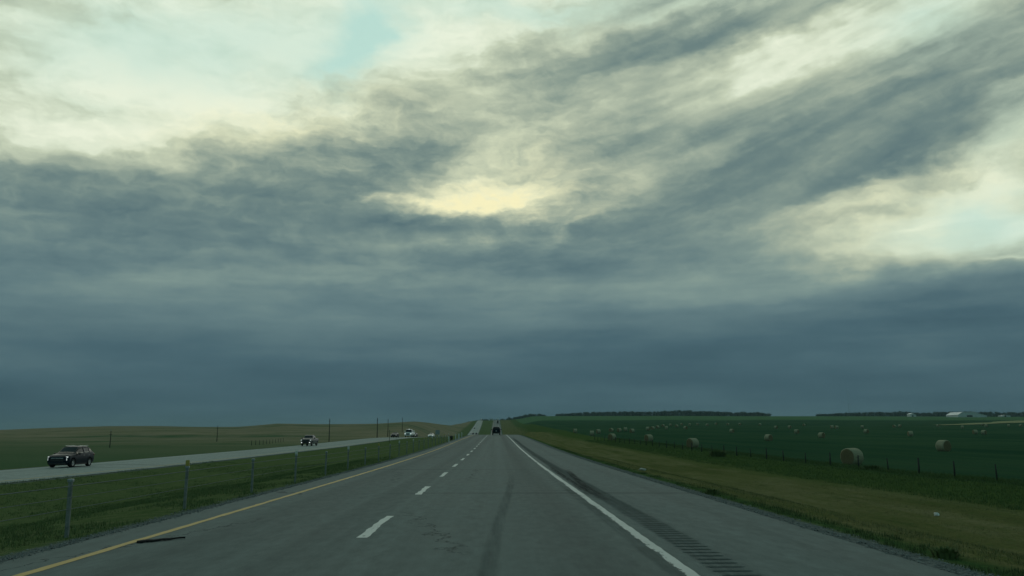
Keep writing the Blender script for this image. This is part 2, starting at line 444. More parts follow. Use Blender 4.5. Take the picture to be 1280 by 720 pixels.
# ---------------------------------------------------------------- setting materials
def ground_material():
    m, t, b = material('ground_cover', 1.0, 0.0)
    p = pos_node(t)
    at = t.add('ShaderNodeAttribute'); at.attribute_name = 'lat'; lat = at.outputs['Fac']
    sp = t.add('ShaderNodeSeparateXYZ'); t.put(sp.inputs[0], p); Y = sp.outputs[1]
    n_big = t.noise(t.mapping(p, scale=(0.012, 0.012, 0.0)), 1, 5, 0.6)
    n_med = t.noise(t.mapping(p, scale=(0.22, 0.09, 0.0)), 1, 6, 0.6)
    n_strip = t.noise(t.mapping(p, scale=(0.55, 0.03, 0.0)), 1, 5, 0.55)
    n_fine = t.noise(t.mapping(p, scale=(9, 9, 9)), 1, 5, 0.7)
    n_tuft = t.noise(t.mapping(p, scale=(2.2, 2.2, 2.2)), 1, 5, 0.65)
    wob = t.math('MULTIPLY', t.math('SUBTRACT', n_med, 0.5), 3.0)
    wob2 = t.math('MULTIPLY', t.math('SUBTRACT', n_tuft, 0.5), 0.55)
    latw = t.math('ADD', lat, wob)
    latf = t.math('ADD', lat, wob2)
    # colours of the stuff itself
    dry = t.ramp(n_strip, [(0.28, (0.094, 0.104, 0.038)), (0.48, (0.130, 0.134, 0.052)), (0.68, (0.176, 0.166, 0.080))])
    n_pat = t.noise(t.mapping(p, loc=(11, 4, 0), scale=(0.45, 0.11, 0.0)), 1, 6, 0.7)
    dry = t.mix(t.maprange(n_pat, 0.50, 0.68, 0.0, 0.65), dry, (0.215, 0.195, 0.105))
    dry = t.mix(t.maprange(n_pat, 0.46, 0.32, 0.0, 0.7), dry, (0.068, 0.090, 0.030))
    dry = t.mix(t.maprange(n_tuft, 0.50, 0.78), dry, (0.075, 0.115, 0.032))
    green = t.ramp(n_tuft, [(0.25, (0.074, 0.110, 0.040)), (0.5, (0.102, 0.138, 0.056)), (0.75, (0.142, 0.160, 0.076))])
    green = t.mix(t.maprange(n_strip, 0.50, 0.72, 0.0, 0.55), green, (0.110, 0.140, 0.055))
    field = t.ramp(n_big, [(0.3, (0.020, 0.060, 0.032)), (0.5, (0.033, 0.078, 0.040)), (0.7, (0.054, 0.104, 0.052))])
    field = t.mix(t.maprange(n_tuft, 0.45, 0.75, 0.0, 0.25), field, (0.042, 0.090, 0.048))
    rows_ = t.noise(t.mapping(p, rot=(0, 0, 0.35), scale=(0.10, 0.0035, 0.0)), 1, 5, 0.65)
    field = t.mix(t.maprange(rows_, 0.46, 0.62, 0.0, 0.5), field, (0.052, 0.098, 0.046))
    field = t.mix(t.maprange(rows_, 0.42, 0.34, 0.0, 0.5), field, (0.012, 0.052, 0.030))
    farband = t.mix(n_big, (0.070, 0.150, 0.068), (0.100, 0.170, 0.078))
    ymix = t.maprange(t.math('ADD', Y, t.math('MULTIPLY', n_big, 200.0)), 1150.0, 1260.0)
    field = t.mix(ymix, field, farband)
    n_hill = t.noise(t.mapping(p, loc=(40, 20, 0), scale=(0.0065, 0.011, 0.0)), 1, 5, 0.55)
    n_hill2 = t.noise(t.mapping(p, loc=(4, 2, 0), scale=(0.03, 0.022, 0.0)), 1, 6, 0.65)
    past = t.mix(t.maprange(t.math('ADD', n_hill, t.maprange(Y, 400.0, 900.0, 0.0, 0.08)), 0.38, 0.52), (0.078, 0.128, 0.064), (0.215, 0.195, 0.118))
    past = t.mix(t.maprange(n_hill2, 0.46, 0.62, 0.0, 0.85), past, (0.27, 0.225, 0.155))
    past = t.mix(t.maprange(n_hill2, 0.44, 0.30, 0.0, 0.7), past, (0.062, 0.110, 0.052))
    low = t.mix(t.maprange(n_tuft, 0.4, 0.7), (0.074, 0.124, 0.062), (0.098, 0.146, 0.072))
    past = t.mix(t.maprange(t.math('ADD', Y, t.math('MULTIPLY', lat, 0.45)), 50.0, 330.0), low, past)
    # zones across the road: pasture | verge | carriageway | median | road | mown verge | long green | field
    c = past
    c = t.mix(t.maprange(latw, -47.0, -44.5), c, green)
    median_dry = t.mix(t.maprange(n_tuft, 0.50, 0.72, 0.0, 0.6), green, (0.165, 0.172, 0.090))
    c = t.mix(t.maprange(latw, -20.0, -13.0), c, median_dry)
    c = t.mix(t.maprange(latf, 5.70, 5.95), c, (0.050, 0.100, 0.034))
    c = t.mix(t.maprange(latf, 5.95, 6.5), c, dry)
    c = t.mix(t.maprange(latw, 21.0, 26.0), c, t.mix(n_tuft, (0.052, 0.092, 0.024), (0.082, 0.118, 0.036)))
    c = t.mix(t.maprange(latw, 33.4, 35.6), c, field)
    # gravel and dirt beside the asphalt
    stones = t.ramp(t.noise(t.mapping(p, scale=(16, 16, 16)), 1, 4, 0.7), [(0.3, (0.070, 0.080, 0.080)), (0.55, (0.150, 0.170, 0.165)), (0.75, (0.34, 0.36, 0.35))])
    g1 = t.math('MULTIPLY', t.maprange(latf, -6.75, -6.45), t.maprange(latf, 5.80, 5.62))
    c = t.mix(g1, c, stones)
    g2 = t.math('MULTIPLY', t.maprange(latf, -38.9, -38.5), t.maprange(latf, -27.4, -27.7))
    c = t.mix(g2, c, stones)
    shade = t.maprange(n_fine, 0.25, 0.75, 0.78, 1.24)
    mul = t.add('ShaderNodeVectorMath', operation='SCALE'); t.put(mul.inputs[0], c); t.put(mul.inputs['Scale'], shade)
    t.l.new(mul.outputs[0], b.inputs['Base Color'])
    bump(t, b, t.math('ADD', t.math('MULTIPLY', n_tuft, 2.2), n_fine), 0.9, 0.07)
    return m

def asphalt_material(name, base, light, main=True):
    m, t, b = material(name, 0.86, 0.10)
    p = pos_node(t)
    sp = t.add('ShaderNodeSeparateXYZ'); t.put(sp.inputs[0], p); X, Y = sp.outputs[0], sp.outputs[1]
    grain = t.noise(t.mapping(p, scale=(70, 45, 1)), 1, 4, 0.75)
    mott = t.noise(t.mapping(p, scale=(0.6, 0.16, 1)), 1, 6, 0.6)
    long_ = t.noise(t.mapping(p, scale=(1.5, 0.010, 1)), 1, 5, 0.6)
    c = t.mix(t.maprange(mott, 0.25, 0.75), base, light)
    c = t.mix(t.maprange(long_, 0.35, 0.65, 0.0, 0.5), c, tuple(v * 1.28 for v in light))
    g = t.add('ShaderNodeVectorMath', operation='SCALE'); t.put(g.inputs[0], c); t.put(g.inputs['Scale'], t.maprange(grain, 0.25, 0.75, 0.70, 1.32))
    c = g.outputs[0]
    mid = t.noise(t.mapping(p, scale=(5.0, 1.6, 1)), 1, 6, 0.7)
    g = t.add('ShaderNodeVectorMath', operation='SCALE'); t.put(g.inputs[0], c); t.put(g.inputs['Scale'], t.maprange(mid, 0.3, 0.7, 0.80, 1.20)); c = g.outputs[0]
    seam = t.math('MULTIPLY', t.maprange(t.noise(t.mapping(p, scale=(0.02, 0.42, 0)), 1, 2, 0.3), 0.655, 0.675), 0.35)
    c = t.mix(seam, c, tuple(v * 0.55 for v in base))
    if main:
        # wheel paths polished a little darker, worn joint between the lanes, oil strip
        def band(x0, wdt, col, k, cc, warp=0.25):
            xx = t.math('ADD', X, t.math('MULTIPLY', t.math('SUBTRACT', t.noise(t.mapping(p, scale=(0.0, 0.045, 0)), 1, 3, 0.5), 0.5), warp))
            d = t.math('ABSOLUTE', t.math('SUBTRACT', xx, x0))
            f = t.math('MULTIPLY', t.maprange(d, 0.0, wdt, k, 0.0, True), t.maprange(mott, 0.2, 0.8, 0.5, 1.15))
            return t.mix(f, cc, col)
        dk = tuple(v * 0.62 for v in base); lt = tuple(v * 1.25 for v in light)
        c = band(-0.95, 0.55, lt, 0.35, c); c = band(1.15, 0.6, dk, 0.45, c)
        c = band(0.12, 0.55, lt, 0.5, c, 0.5); c = band(-4.3, 0.6, dk, 0.35, c); c = band(-2.7, 0.5, dk, 0.25, c)
        c = band(-2.02, 0.14, lt, 0.45, c, 0.1)
        c = band(-5.62, 0.30, tuple(v * 1.15 for v in light), 0.6, c, 0.5)
        # cracks
        vor = t.add('ShaderNodeTexVoronoi', feature='DISTANCE_TO_EDGE')
        t.put(vor.inputs['Vector'], t.vmath('ADD', t.mapping(p, scale=(0.22, 0.07, 0)), t.vmath('MULTIPLY', t.noise(t.mapping(p, scale=(1.6, 1.6, 0)), 1, 4, 0.7, out='Color'), (0.28, 0.16, 0))))
        vor.inputs['Scale'].default_value = 1.0
        crk = t.math('MULTIPLY', t.maprange(vor.outputs['Distance'], 0.0060, 0.0020), t.maprange(t.noise(t.mapping(p, loc=(5, 3, 0), scale=(0.25, 0.08, 0)), 1, 3, 0.5), 0.50, 0.58))
        c = t.mix(t.math('MULTIPLY', crk, 0.85), c, (0.022, 0.030, 0.030))
    t.put(b.inputs['Base Color'], c)
    t.put(b.inputs['Roughness'], t.maprange(mott, 0.2, 0.8, 0.74, 0.90))
    bump(t, b, grain, 0.35, 0.008)
    return m

def paint_material(name, col, wear=0.5, eat=None):
    m, t, b = material(name, 0.6, 0.3)
    p = pos_node(t)
    a = t.noise(t.mapping(p, scale=(14, 4, 1)), 1, 6, 0.75)
    c = t.noise(t.mapping(p, scale=(0.9, 0.25, 1)), 1, 4, 0.6)
    f = t.maprange(t.math('ADD', a, t.math('MULTIPLY', t.math('SUBTRACT', c, 0.5), 0.9)), wear + 0.10, wear + 0.16)
    if eat is not None:
        sx_ = t.add('ShaderNodeSeparateXYZ'); t.put(sx_.inputs[0], p)
        f = t.maprange(t.math('ADD', t.math('ADD', a, t.math('MULTIPLY', t.math('SUBTRACT', c, 0.5), 0.9)), t.maprange(sx_.outputs[0], eat[1], eat[0], 0.0, 0.24)), wear + 0.10, wear + 0.16)
    t.l.new(t.mix(t.noise(t.mapping(p, scale=(3, 1, 1)), 1, 4, 0.6), col, tuple(v * 0.72 for v in col)), b.inputs['Base Color'])
    tr = t.add('ShaderNodeBsdfTransparent'); mx = t.add('ShaderNodeMixShader')
    t.put(mx.inputs[0], f); t.l.new(b.outputs[0], mx.inputs[1]); t.l.new(tr.outputs[0], mx.inputs[2])
    t.l.new(mx.outputs[0], t.n['Material Output'].inputs[0])
    return m

# ---------------------------------------------------------------- ground and carriageways
ground = tag(link('ground', build_ground(), ground_material()), kind='structure')

def strip(name, mat, ys, x0f, x1f, zf, lift, ncols=1):
    vs, q = [], []
    for y in ys:
        a, bb = x0f(y), x1f(y)
        for k in range(ncols + 1):
            x = a + (bb - a) * k / ncols
            vs.append((x, y, zf(x, y) + lift))
    n = ncols + 1
    for j in range(len(ys) - 1):
        for i in range(ncols):
            s = j * n + i; q.append((s, s + 1, s + n + 1, s + n))
    return link(name, np_mesh(name, vs, q), mat)
M_ROAD = asphalt_material('asphalt', (0.092, 0.117, 0.112), (0.134, 0.162, 0.155))
M_SHOULD = asphalt_material('shoulder_asphalt', (0.098, 0.125, 0.121), (0.132, 0.163, 0.157), False)
M_ROADL = asphalt_material('weathered_asphalt', (0.200, 0.235, 0.222), (0.270, 0.305, 0.285), False)
flat = lambda x, y: road_z(y)
RS = [y for y in ROWS]
road = tag(strip('road', M_ROAD, RS, lambda y: L_IN, lambda y: 2.30, flat, 0.0, 2), kind='structure')
shoulder = tag(strip('road_shoulder', M_SHOULD, RS, lambda y: 2.30, lambda y: R_IN, flat, 0.0, 1), kind='structure')
oncoming = tag(strip('oncoming_road', M_ROADL, RS, lambda y: left_x(y) - HALF_L, lambda y: left_x(y) + HALF_L,
                     lambda x, y: left_z(y) - 0.02 * abs(x - left_x(y)), 0.0, 2), kind='structure')

# painted lines: 4 mm sheets with ragged sides
M_WHITE = paint_material('white_paint', (0.60, 0.63, 0.60), 0.55, (2.08, 2.17))
M_WHITEW = paint_material('worn_white_paint', (0.66, 0.69, 0.65), 0.57)
M_YELLOW = paint_material('yellow_paint', (0.56, 0.36, 0.06), 0.56)
def fine_rows(a, b, near):
    out, y = [], a
    while y < b:
        out.append(y); y += near if y < 60 else max(2.0, y * 0.01) if y < 340 else max(6.0, y * 0.014)
    out.append(b); return out
LR = fine_rows(2.0, 60, 0.25)
GR = [y for y in ROWS if y > 60]
edge_rows = sorted(set([-40.0, -20.0, -4.0]) | set(LR) | set(GR))
def rag(y, k): return (0.030 * vnoise(y * 2.9, k) + 0.022 * vnoise(y * 7.1, k)) * (y < 60) + 0.03 * vnoise(y * 0.13, k + 3)
tag(strip('white_edge_line', M_WHITE, edge_rows, lambda y: 2.10 + rag(y, 1.5), lambda y: 2.25 + rag(y, 7.5), flat, 0.004), kind='structure')
tag(strip('yellow_edge_line', M_YELLOW, edge_rows, lambda y: -5.32 + rag(y, 2.5), lambda y: -5.19 + rag(y, 9.5), flat, 0.004), kind='structure')
vs, q = [], []
y0 = 12.95 - 9.0 * 3
while y0 < 1700:
    L = 3.35; n = 16 if y0 < 60 else 2
    pts = [y0 + L * k / n for k in range(n + 1)]
    for k, y in enumerate(pts):
        z = road_z(y) + 0.004
        sk = 0.05 * (vnoise(y * 2.7, 4.2)) if n > 2 else 0
        s = len(vs)
        vs += [(-2.105 + sk, y, z), (-1.955 + 0.06 * vnoise(y * 3.9, 8.2) * (n > 2), y, z)]
        if k: q.append((s - 2, s - 1, s + 1, s))
    y0 += 9.0
tag(link('lane_dashes', np_mesh('lane_dashes', vs, q), M_WHITEW), kind='structure')
# oncoming carriageway lines
lz = lambda x, y: left_z(y) - 0.02 * abs(x - left_x(y))
tag(strip('oncoming_edge_line', M_WHITEW, RS, lambda y: left_x(y) - 3.9, lambda y: left_x(y) - 3.76, lz, 0.004), kind='structure')
tag(strip('oncoming_yellow_line', M_YELLOW, RS, lambda y: left_x(y) + 3.86, lambda y: left_x(y) + 4.0, lz, 0.004), kind='structure')

# rumble strip: milled grooves right of the white line
vs, q = [], []
y = -4.0
M_GROOVE, tg, bgv = material('milled_groove', 1.0, 0.0, color=(0.030, 0.036, 0.037))
ng = tg.noise(tg.mapping(pos_node(tg), scale=(5, 5, 1)), 1, 4, 0.7)
tg.l.new(tg.mix(ng, (0.060, 0.078, 0.078), (0.115, 0.142, 0.138)), bgv.inputs['Base Color'])
while y < 140:
    for k in range(7):
        pass
    w0 = 0.035 + 0.012 * random.random()
    a, bb = 2.44 + 0.05 * random.random(), 2.92 + 0.05 * random.random()
    z = road_z(y) + 0.003
    s = len(vs)
    # one shallow dished groove: lens outline
    ring = [(a, y), (a + 0.06, y - w0), (bb - 0.06, y - w0), (bb, y), (bb - 0.06, y + w0), (a + 0.06, y + w0)]
    vs += [(px, py, z) for px, py in ring]; q.append(tuple(range(s, s + 6)))
    y += 0.30
rum = link('rumble_strip', mesh('rumble_strip', vs, q), M_GROOVE); tag(rum, kind='structure')

# tyre skids and stains: thin sheets that break up into the asphalt
def stain_material(name, col, strength, sc=(3, 0.6, 1)):
    m, t, b = material(name, 0.9, 0.05, color=col)
    p = pos_node(t)
    uv = t.add('ShaderNodeAttribute'); uv.attribute_name = 'edge'
    f = t.math('MULTIPLY', t.maprange(t.noise(t.mapping(p, scale=sc), 1, 6, 0.7), 0.32, 0.62), strength)
    f = t.math('MULTIPLY', f, uv.outputs['Fac'], clamp=True)
    tr = t.add('ShaderNodeBsdfTransparent'); mx = t.add('ShaderNodeMixShader')
    t.put(mx.inputs[0], f); t.l.new(tr.outputs[0], mx.inputs[1]); t.l.new(b.outputs[0], mx.inputs[2])
    t.l.new(mx.outputs[0], t.n['Material Output'].inputs[0])
    return m
def stain(name, mat, path, wdt, lift=0.006):
    vs, q, ed = [], [], []
    pts = []
    for i in range(len(path) - 1):
        for k in range(8):
            s = k / 8; pts.append((path[i][0] + (path[i + 1][0] - path[i][0]) * s, path[i][1] + (path[i + 1][1] - path[i][1]) * s))
    pts.append(path[-1])
    for _ in range(6):
        pts = [pts[0]] + [((a[0] + 2 * b_[0] + c_[0]) / 4, (a[1] + 2 * b_[1] + c_[1]) / 4) for a, b_, c_ in zip(pts, pts[1:], pts[2:])] + [pts[-1]]
    n = len(pts)
    for i, (x, y) in enumerate(pts):
        endf = min(1.0, min(i, n - 1 - i) / (n * 0.22))
        for k, e in ((-1, 0.0), (-0.55, 1.0), (0.55, 1.0), (1, 0.0)):
            vs.append((x + k * wdt / 2, y, road_z(y) + lift)); ed.append(e * endf)
        if i:
            for k in range(3):
                s = (i - 1) * 4 + k; q.append((s, s + 1, s + 5, s + 4))
    me = np_mesh(name, vs, q)
    at = me.attributes.new('edge', 'FLOAT', 'POINT'); at.data.foreach_set('value', np.array(ed, dtype=np.float32))
    return tag(link(name, me, mat), kind='structure')
M_SKID = stain_material('tyre_rubber_stain', (0.034, 0.044, 0.044), 0.85, (9, 0.5, 1))
M_OIL = stain_material('tyre_track_stain', (0.060, 0.076, 0.075), 0.26, (7, 0.25, 1))
SKIDS = [
    ([(2.42, 41), (2.46, 36), (2.46, 31), (2.44, 27), (2.42, 23), (2.4, 20)], 0.24, 0),
    ([(3.02, 37), (2.95, 34), (2.82, 31), (2.68, 27), (2.60, 23), (2.60, 19)], 0.28, 0),
    ([(2.70, 30), (2.68, 24), (2.70, 16), (2.72, 9), (2.72, 3)], 0.56, 1),
    ([(0.56, 34), (0.50, 28), (0.30, 22), (0.10, 17), (-0.05, 12), (-0.14, 8), (-0.16, 3)], 0.26, 1),
    ([(1.98, 30), (2.00, 22), (2.00, 14), (1.98, 8), (1.98, 3)], 0.22, 1),
    ([(2.62, 160), (2.64, 110), (2.66, 70), (2.66, 40), (2.66, 25)], 0.36, 1),
]
for i, (pth, wd, mm) in enumerate(SKIDS):
    stain('tyre_skid_mark' if mm == 0 else 'tyre_track', M_SKID if mm == 0 else M_OIL, pth, wd, 0.006 + 0.002 * i)

# ripe strip crossing the far field
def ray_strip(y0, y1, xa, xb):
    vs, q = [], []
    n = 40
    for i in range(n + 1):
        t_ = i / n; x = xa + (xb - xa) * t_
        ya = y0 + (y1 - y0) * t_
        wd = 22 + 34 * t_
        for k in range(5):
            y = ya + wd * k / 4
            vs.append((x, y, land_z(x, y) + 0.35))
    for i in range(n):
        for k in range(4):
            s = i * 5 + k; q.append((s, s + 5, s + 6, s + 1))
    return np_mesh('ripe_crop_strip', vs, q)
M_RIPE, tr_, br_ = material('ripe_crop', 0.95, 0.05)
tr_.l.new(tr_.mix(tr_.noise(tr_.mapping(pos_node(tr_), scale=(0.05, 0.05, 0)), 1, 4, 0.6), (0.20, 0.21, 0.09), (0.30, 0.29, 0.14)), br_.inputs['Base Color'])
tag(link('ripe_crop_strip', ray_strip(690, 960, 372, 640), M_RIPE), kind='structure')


# ---------------------------------------------------------------- simple materials for things
def plain(name, color, rough=0.6, spec=0.4, metal=0.0, coat=0.0, var=0.12, scale=6.0):
    m, t, b = material(name, rough, spec, metal, color)
    n = t.noise(t.mapping(t.add('ShaderNodeTexCoord').outputs['Object'], scale=(scale,) * 3), 1, 5, 0.6)
    lo = tuple(c * (1 - var) for c in color); hi = tuple(min(1, c * (1 + var)) for c in color)
    t.l.new(t.mix(t.maprange(n, 0.3, 0.7), lo, hi), b.inputs['Base Color'])
    if coat: b.inputs['Coat Weight'].default_value = coat; b.inputs['Coat Roughness'].default_value = 0.06
    return m
def lamp_mat(name, color, strength):
    m, t, b = material(name, 0.2, 0.5, 0.0, color)
    b.inputs['Emission Color'].default_value = (*color, 1); b.inputs['Emission Strength'].default_value = strength
    return m
M_GLASS, _t, _b = material('dark_glass', 0.10, 0.30, 0.0, (0.010, 0.015, 0.017))
M_RUBBER = plain('rubber', (0.016, 0.017, 0.018), 0.85, 0.2)
M_RIM = plain('alloy', (0.38, 0.40, 0.41), 0.35, 0.5, 0.7)
M_BLACKP = plain('black_plastic', (0.014, 0.015, 0.017), 0.55, 0.4)
M_CHROME = plain('bright_trim', (0.55, 0.57, 0.58), 0.25, 0.5, 0.8)
M_STEEL = plain('galvanised_steel', (0.30, 0.33, 0.34), 0.55, 0.4, 0.5, var=0.25, scale=14)
M_POST = plain('weathered_post', (0.21, 0.225, 0.215), 0.9, 0.1, 0.0, var=0.3, scale=10)
M_RUSTY = plain('rusty_wire', (0.06, 0.055, 0.045), 0.9, 0.1)
M_CABLE = plain('galvanised_cable', (0.13, 0.15, 0.15), 0.7, 0.2)
M_WOOD = plain('old_wood', (0.060, 0.056, 0.046), 0.9, 0.15, var=0.35, scale=8)
M_DARKWOOD = plain('creosote_wood', (0.048, 0.050, 0.044), 0.9, 0.15, var=0.3, scale=4)
M_HEAD = lamp_mat('headlight_lens', (0.86, 0.92, 0.90), 0.7)
M_DIMLAMP = lamp_mat('small_lamp_lens', (0.80, 0.86, 0.84), 0.35)
M_TAIL = plain('red_lens', (0.16, 0.012, 0.010), 0.3, 0.5)
M_PLATE = plain('plate', (0.45, 0.46, 0.46), 0.5)

# ---------------------------------------------------------------- vehicles, built as a lofted shell
class Shell:
    """stations: (y, zbot, zbelt, ztop, half width, roof half width); +Y is the front"""
    def __init__(self, st):
        self.st = sorted(st); self.ys = [s[0] for s in self.st]
    def at(self, y):
        return [float(np.interp(y, self.ys, [s[k] for s in self.st])) for k in range(1, 6)]
    def ring(self, y):
        zb, zm, zt, w_, wt = self.at(y)
        return [(0, zb), (0.80 * w_, zb), (0.965 * w_, zb + 0.10), (w_, zb + 0.42 * (zm - zb)), (0.985 * w_, zm - 0.10), (0.945 * w_, zm),
                (wt, zt - 0.07 if zt - zm > 0.2 else max(zm + 0.01, zt - 0.03)), (0.80 * wt, zt - 0.012), (0, zt)]
    def p(self, y, t, side=1):
        r = self.ring(y); t = max(0, min(7.999, t)); i = int(t); f = t - i
        return Vector((side * (r[i][0] * (1 - f) + r[i + 1][0] * f), y, r[i][1] * (1 - f) + r[i + 1][1] * f))
    def mesh(self, name, n=46):
        ys = sorted(set([round(v, 4) for v in self.ys] + [round(self.ys[0] + (self.ys[-1] - self.ys[0]) * k / n, 4) for k in range(n + 1)]))
        vs, fs = [], []
        for y in ys:
            r = self.ring(y)
            vs += [(x, y, z) for x, z in r] + [(-x, y, z) for x, z in reversed(r[1:-1])]
        k = 16
        for j in range(len(ys) - 1):
            for i in range(k):
                a = j * k + i; b_ = j * k + (i + 1) % k
                fs.append((a, a + k, b_ + k, b_))
        fs.append(tuple(range(k))); fs.append(tuple(reversed(range((len(ys) - 1) * k, len(ys) * k))))
        me = mesh(name, vs, fs, True)
        bm = bmesh.new(); bm.from_mesh(me); bmesh.ops.recalc_face_normals(bm, faces=bm.faces); bm.to_mesh(me); bm.free()
        return me
    def patch(self, name, ya, yb, ta, tb, both=False, off=0.012, ny=8, nt=6, side=1, thick=0.02):
        vs, fs = [], []
        def pt(y, t, s, o):
            e = 1e-3
            a = self.p(y, t, s); dy = self.p(y + e, t, s) - self.p(y - e, t, s); dt = self.p(y, t + e, s) - self.p(y, t - e, s)
            n = dy.cross(dt)
            if n.length < 1e-12: n = Vector((0, 0, 1))
            n.normalize()
            c = Vector((0, y, 0.9))
            if n.dot(a - c) < 0: n.negate()
            return a + n * o
        if both:
            cols = [(s, t) for s, t in [(-1, ta + (tb - ta) * k / nt) for k in range(nt + 1)] + [(1, tb - (tb - ta) * k / nt) for k in range(1, nt + 1)]]
        else:
            cols = [(side, ta + (tb - ta) * k / nt) for k in range(nt + 1)]
        m_ = len(cols)
        for o in (off, off - thick):
            for j in range(ny + 1):
                y = ya + (yb - ya) * j / ny
                for s, t in cols: vs.append(pt(y, t, s, o))
        N = (ny + 1) * m_
        for j in range(ny):
            for i in range(m_ - 1):
                a = j * m_ + i
                fs.append((a, a + 1, a + m_ + 1, a + m_)); fs.append((N + a, N + a + m_, N + a + m_ + 1, N + a + 1))
        loop = [i for i in range(m_)] + [j * m_ + m_ - 1 for j in range(1, ny + 1)] + [ny * m_ + i for i in range(m_ - 2, -1, -1)] + [j * m_ for j in range(ny - 1, 0, -1)]
        for a, b_ in zip(loop, loop[1:] + loop[:1]): fs.append((a, b_, N + b_, N + a))
        return mesh(name, vs, fs, True)
def box_mesh(name, c, s, bev=0.0, seg=2):
    bm = bmesh.new(); bmesh.ops.create_cube(bm, size=1.0, matrix=Matrix.Translation(c) @ Matrix.Diagonal((*s, 1)))
    if bev: bmesh.ops.bevel(bm, geom=bm.edges[:], offset=bev, segments=seg, affect='EDGES', profile=0.6)
    me = bpy.data.meshes.new(name); bm.to_mesh(me); bm.free(); return me
def lathe_x(name, prof, n=28):
    """profile of (x, r) spun about the X axis"""
    vs, fs = [], []
    for k in range(n):
        a = 2 * pi * k / n
        vs += [(x, r * cos(a), r * sin(a)) for x, r in prof]
    m_ = len(prof)
    for k in range(n):
        for i in range(m_ - 1):
            a, b_ = k * m_ + i, ((k + 1) % n) * m_ + i
            fs.append((a, b_, b_ + 1, a + 1))
    return mesh(name, vs, fs, True)
def tube(name, pts, r, n=8, r2=None):
    vs, fs = [], []
    m_ = len(pts)
    for j, p_ in enumerate(pts):
        p_ = Vector(p_)
        d = (Vector(pts[min(j + 1, m_ - 1)]) - Vector(pts[max(j - 1, 0)])).normalized()
        up = Vector((0, 0, 1)) if abs(d.z) < 0.9 else Vector((1, 0, 0))
        a = d.cross(up).normalized(); b_ = a.cross(d)
        rr = r if r2 is None else r + (r2 - r) * j / (m_ - 1)
        for k in range(n):
            q_ = 2 * pi * k / n; vs.append(p_ + (a * cos(q_) + b_ * sin(q_)) * rr)
    for j in range(m_ - 1):
        for k in range(n):
            fs.append((j * n + k, j * n + (k + 1) % n, (j + 1) * n + (k + 1) % n, (j + 1) * n + k))
    fs.append(tuple(reversed(range(n)))); fs.append(tuple(range((m_ - 1) * n, m_ * n)))
    return mesh(name, vs, fs, True)
def cut(me, cutters):
    o = bpy.data.objects.new('tmp', me); COL.objects.link(o); tmp = []
    for cm in cutters:
        c = bpy.data.objects.new('tmpc', cm); COL.objects.link(c); tmp.append(c)
        md = o.modifiers.new('b', 'BOOLEAN'); md.operation = 'DIFFERENCE'; md.object = c; md.solver = 'EXACT'
    dg = bpy.context.evaluated_depsgraph_get(); dg.update()
    out = bpy.data.meshes.new_from_object(o.evaluated_get(dg))
    for c in tmp + [o]: bpy.data.objects.remove(c)
    return out

def vehicle(kind, loc, rz, label, cat, paint, group=None, rim=M_RIM, lights=M_HEAD, big=False):
    K = VEH[kind]
    root = empty(K['name'], loc, label, cat, group, rz)
    sh = Shell(K['st'])
    R, xw, ax = K['R'], K['track'], K['axles']
    me = sh.mesh('body')
    cutters = []
    for ya in ax:
        for s in (-1, 1):
            bm = bmesh.new()
            bmesh.ops.create_cone(bm, cap_ends=True, segments=28, radius1=R + 0.07, radius2=R + 0.07, depth=0.62,
                                  matrix=Matrix.Translation((s * (xw + 0.05), ya, R + 0.01)) @ Matrix.Rotation(pi / 2, 4, 'Y'))
            cm = bpy.data.meshes.new('c'); bm.to_mesh(cm); bm.free(); cutters.append(cm)
    if big:
        me = cut(me, cutters)
        for p_ in me.polygons: p_.use_smooth = True
    me.set_sharp_from_angle(angle=radians(26))
    link('body', me, paint, root)
    fy = K['st'][0][0] if K['st'][0][0] > 0 else max(s[0] for s in K['st'])
    ry = min(s[0] for s in K['st'])
    for nm, ya, yb, ta, tb, both in K['glass']:
        if both: link(nm, sh.patch(nm, ya, yb, ta, tb, True), M_GLASS, root)
        else:
            for s in (-1, 1): link(nm, sh.patch(nm, ya, yb, ta, tb, side=s), M_GLASS, root)
    for ya in ax:
        for s in (-1, 1):
            wd = 0.235
            tyre = lathe_x('tyre', [(-wd / 2, R * 0.60), (-wd / 2, R * 0.93), (-wd * 0.36, R), (wd * 0.36, R), (wd / 2, R * 0.93), (wd / 2, R * 0.60)])
            wo_ = link('wheel', tyre, M_RUBBER, root); wo_.location = (s * (xw - 0.02), ya, R)
            rm = [(s * wd * 0.30, 0.0), (s * wd * 0.34, R * 0.13), (s * wd * 0.22, R * 0.16), (s * wd * 0.40, R * 0.50), (s * wd * 0.46, R * 0.64), (s * wd * 0.1, R * 0.66)]
            r_ = link('rim', lathe_x('rim', rm), rim, wo_)
            if big:
                vs, fs = [], []
                for k in range(5):
                    a = 2 * pi * k / 5 + 0.3
                    for dd in (-0.16, 0.16):
                        for rr in (0.12, 0.60):
                            an = a + dd * (1 if rr < 0.3 else 0.55)
                            vs.append((s * wd * (0.42 if rr < 0.3 else 0.47), rr * R * cos(an), rr * R * sin(an)))
                    b0 = k * 4; fs.append((b0, b0 + 1, b0 + 3, b0 + 2))
                link('spokes', mesh('spokes', vs, fs), M_CHROME, wo_)
                pass
    for nm, c, sz, bev, mt, mir in K['bits']:
        mt = {'head': lights, 'black': M_BLACKP, 'chrome': M_CHROME, 'tail': M_TAIL, 'glass': M_GLASS, 'paint': paint, 'plate': M_PLATE, 'dim': M_DIMLAMP}[mt]
        for s in ((-1, 1) if mir else (1,)):
            link(nm, box_mesh(nm, (c[0] * s, c[1], c[2]), sz, bev), mt, root)
    return root

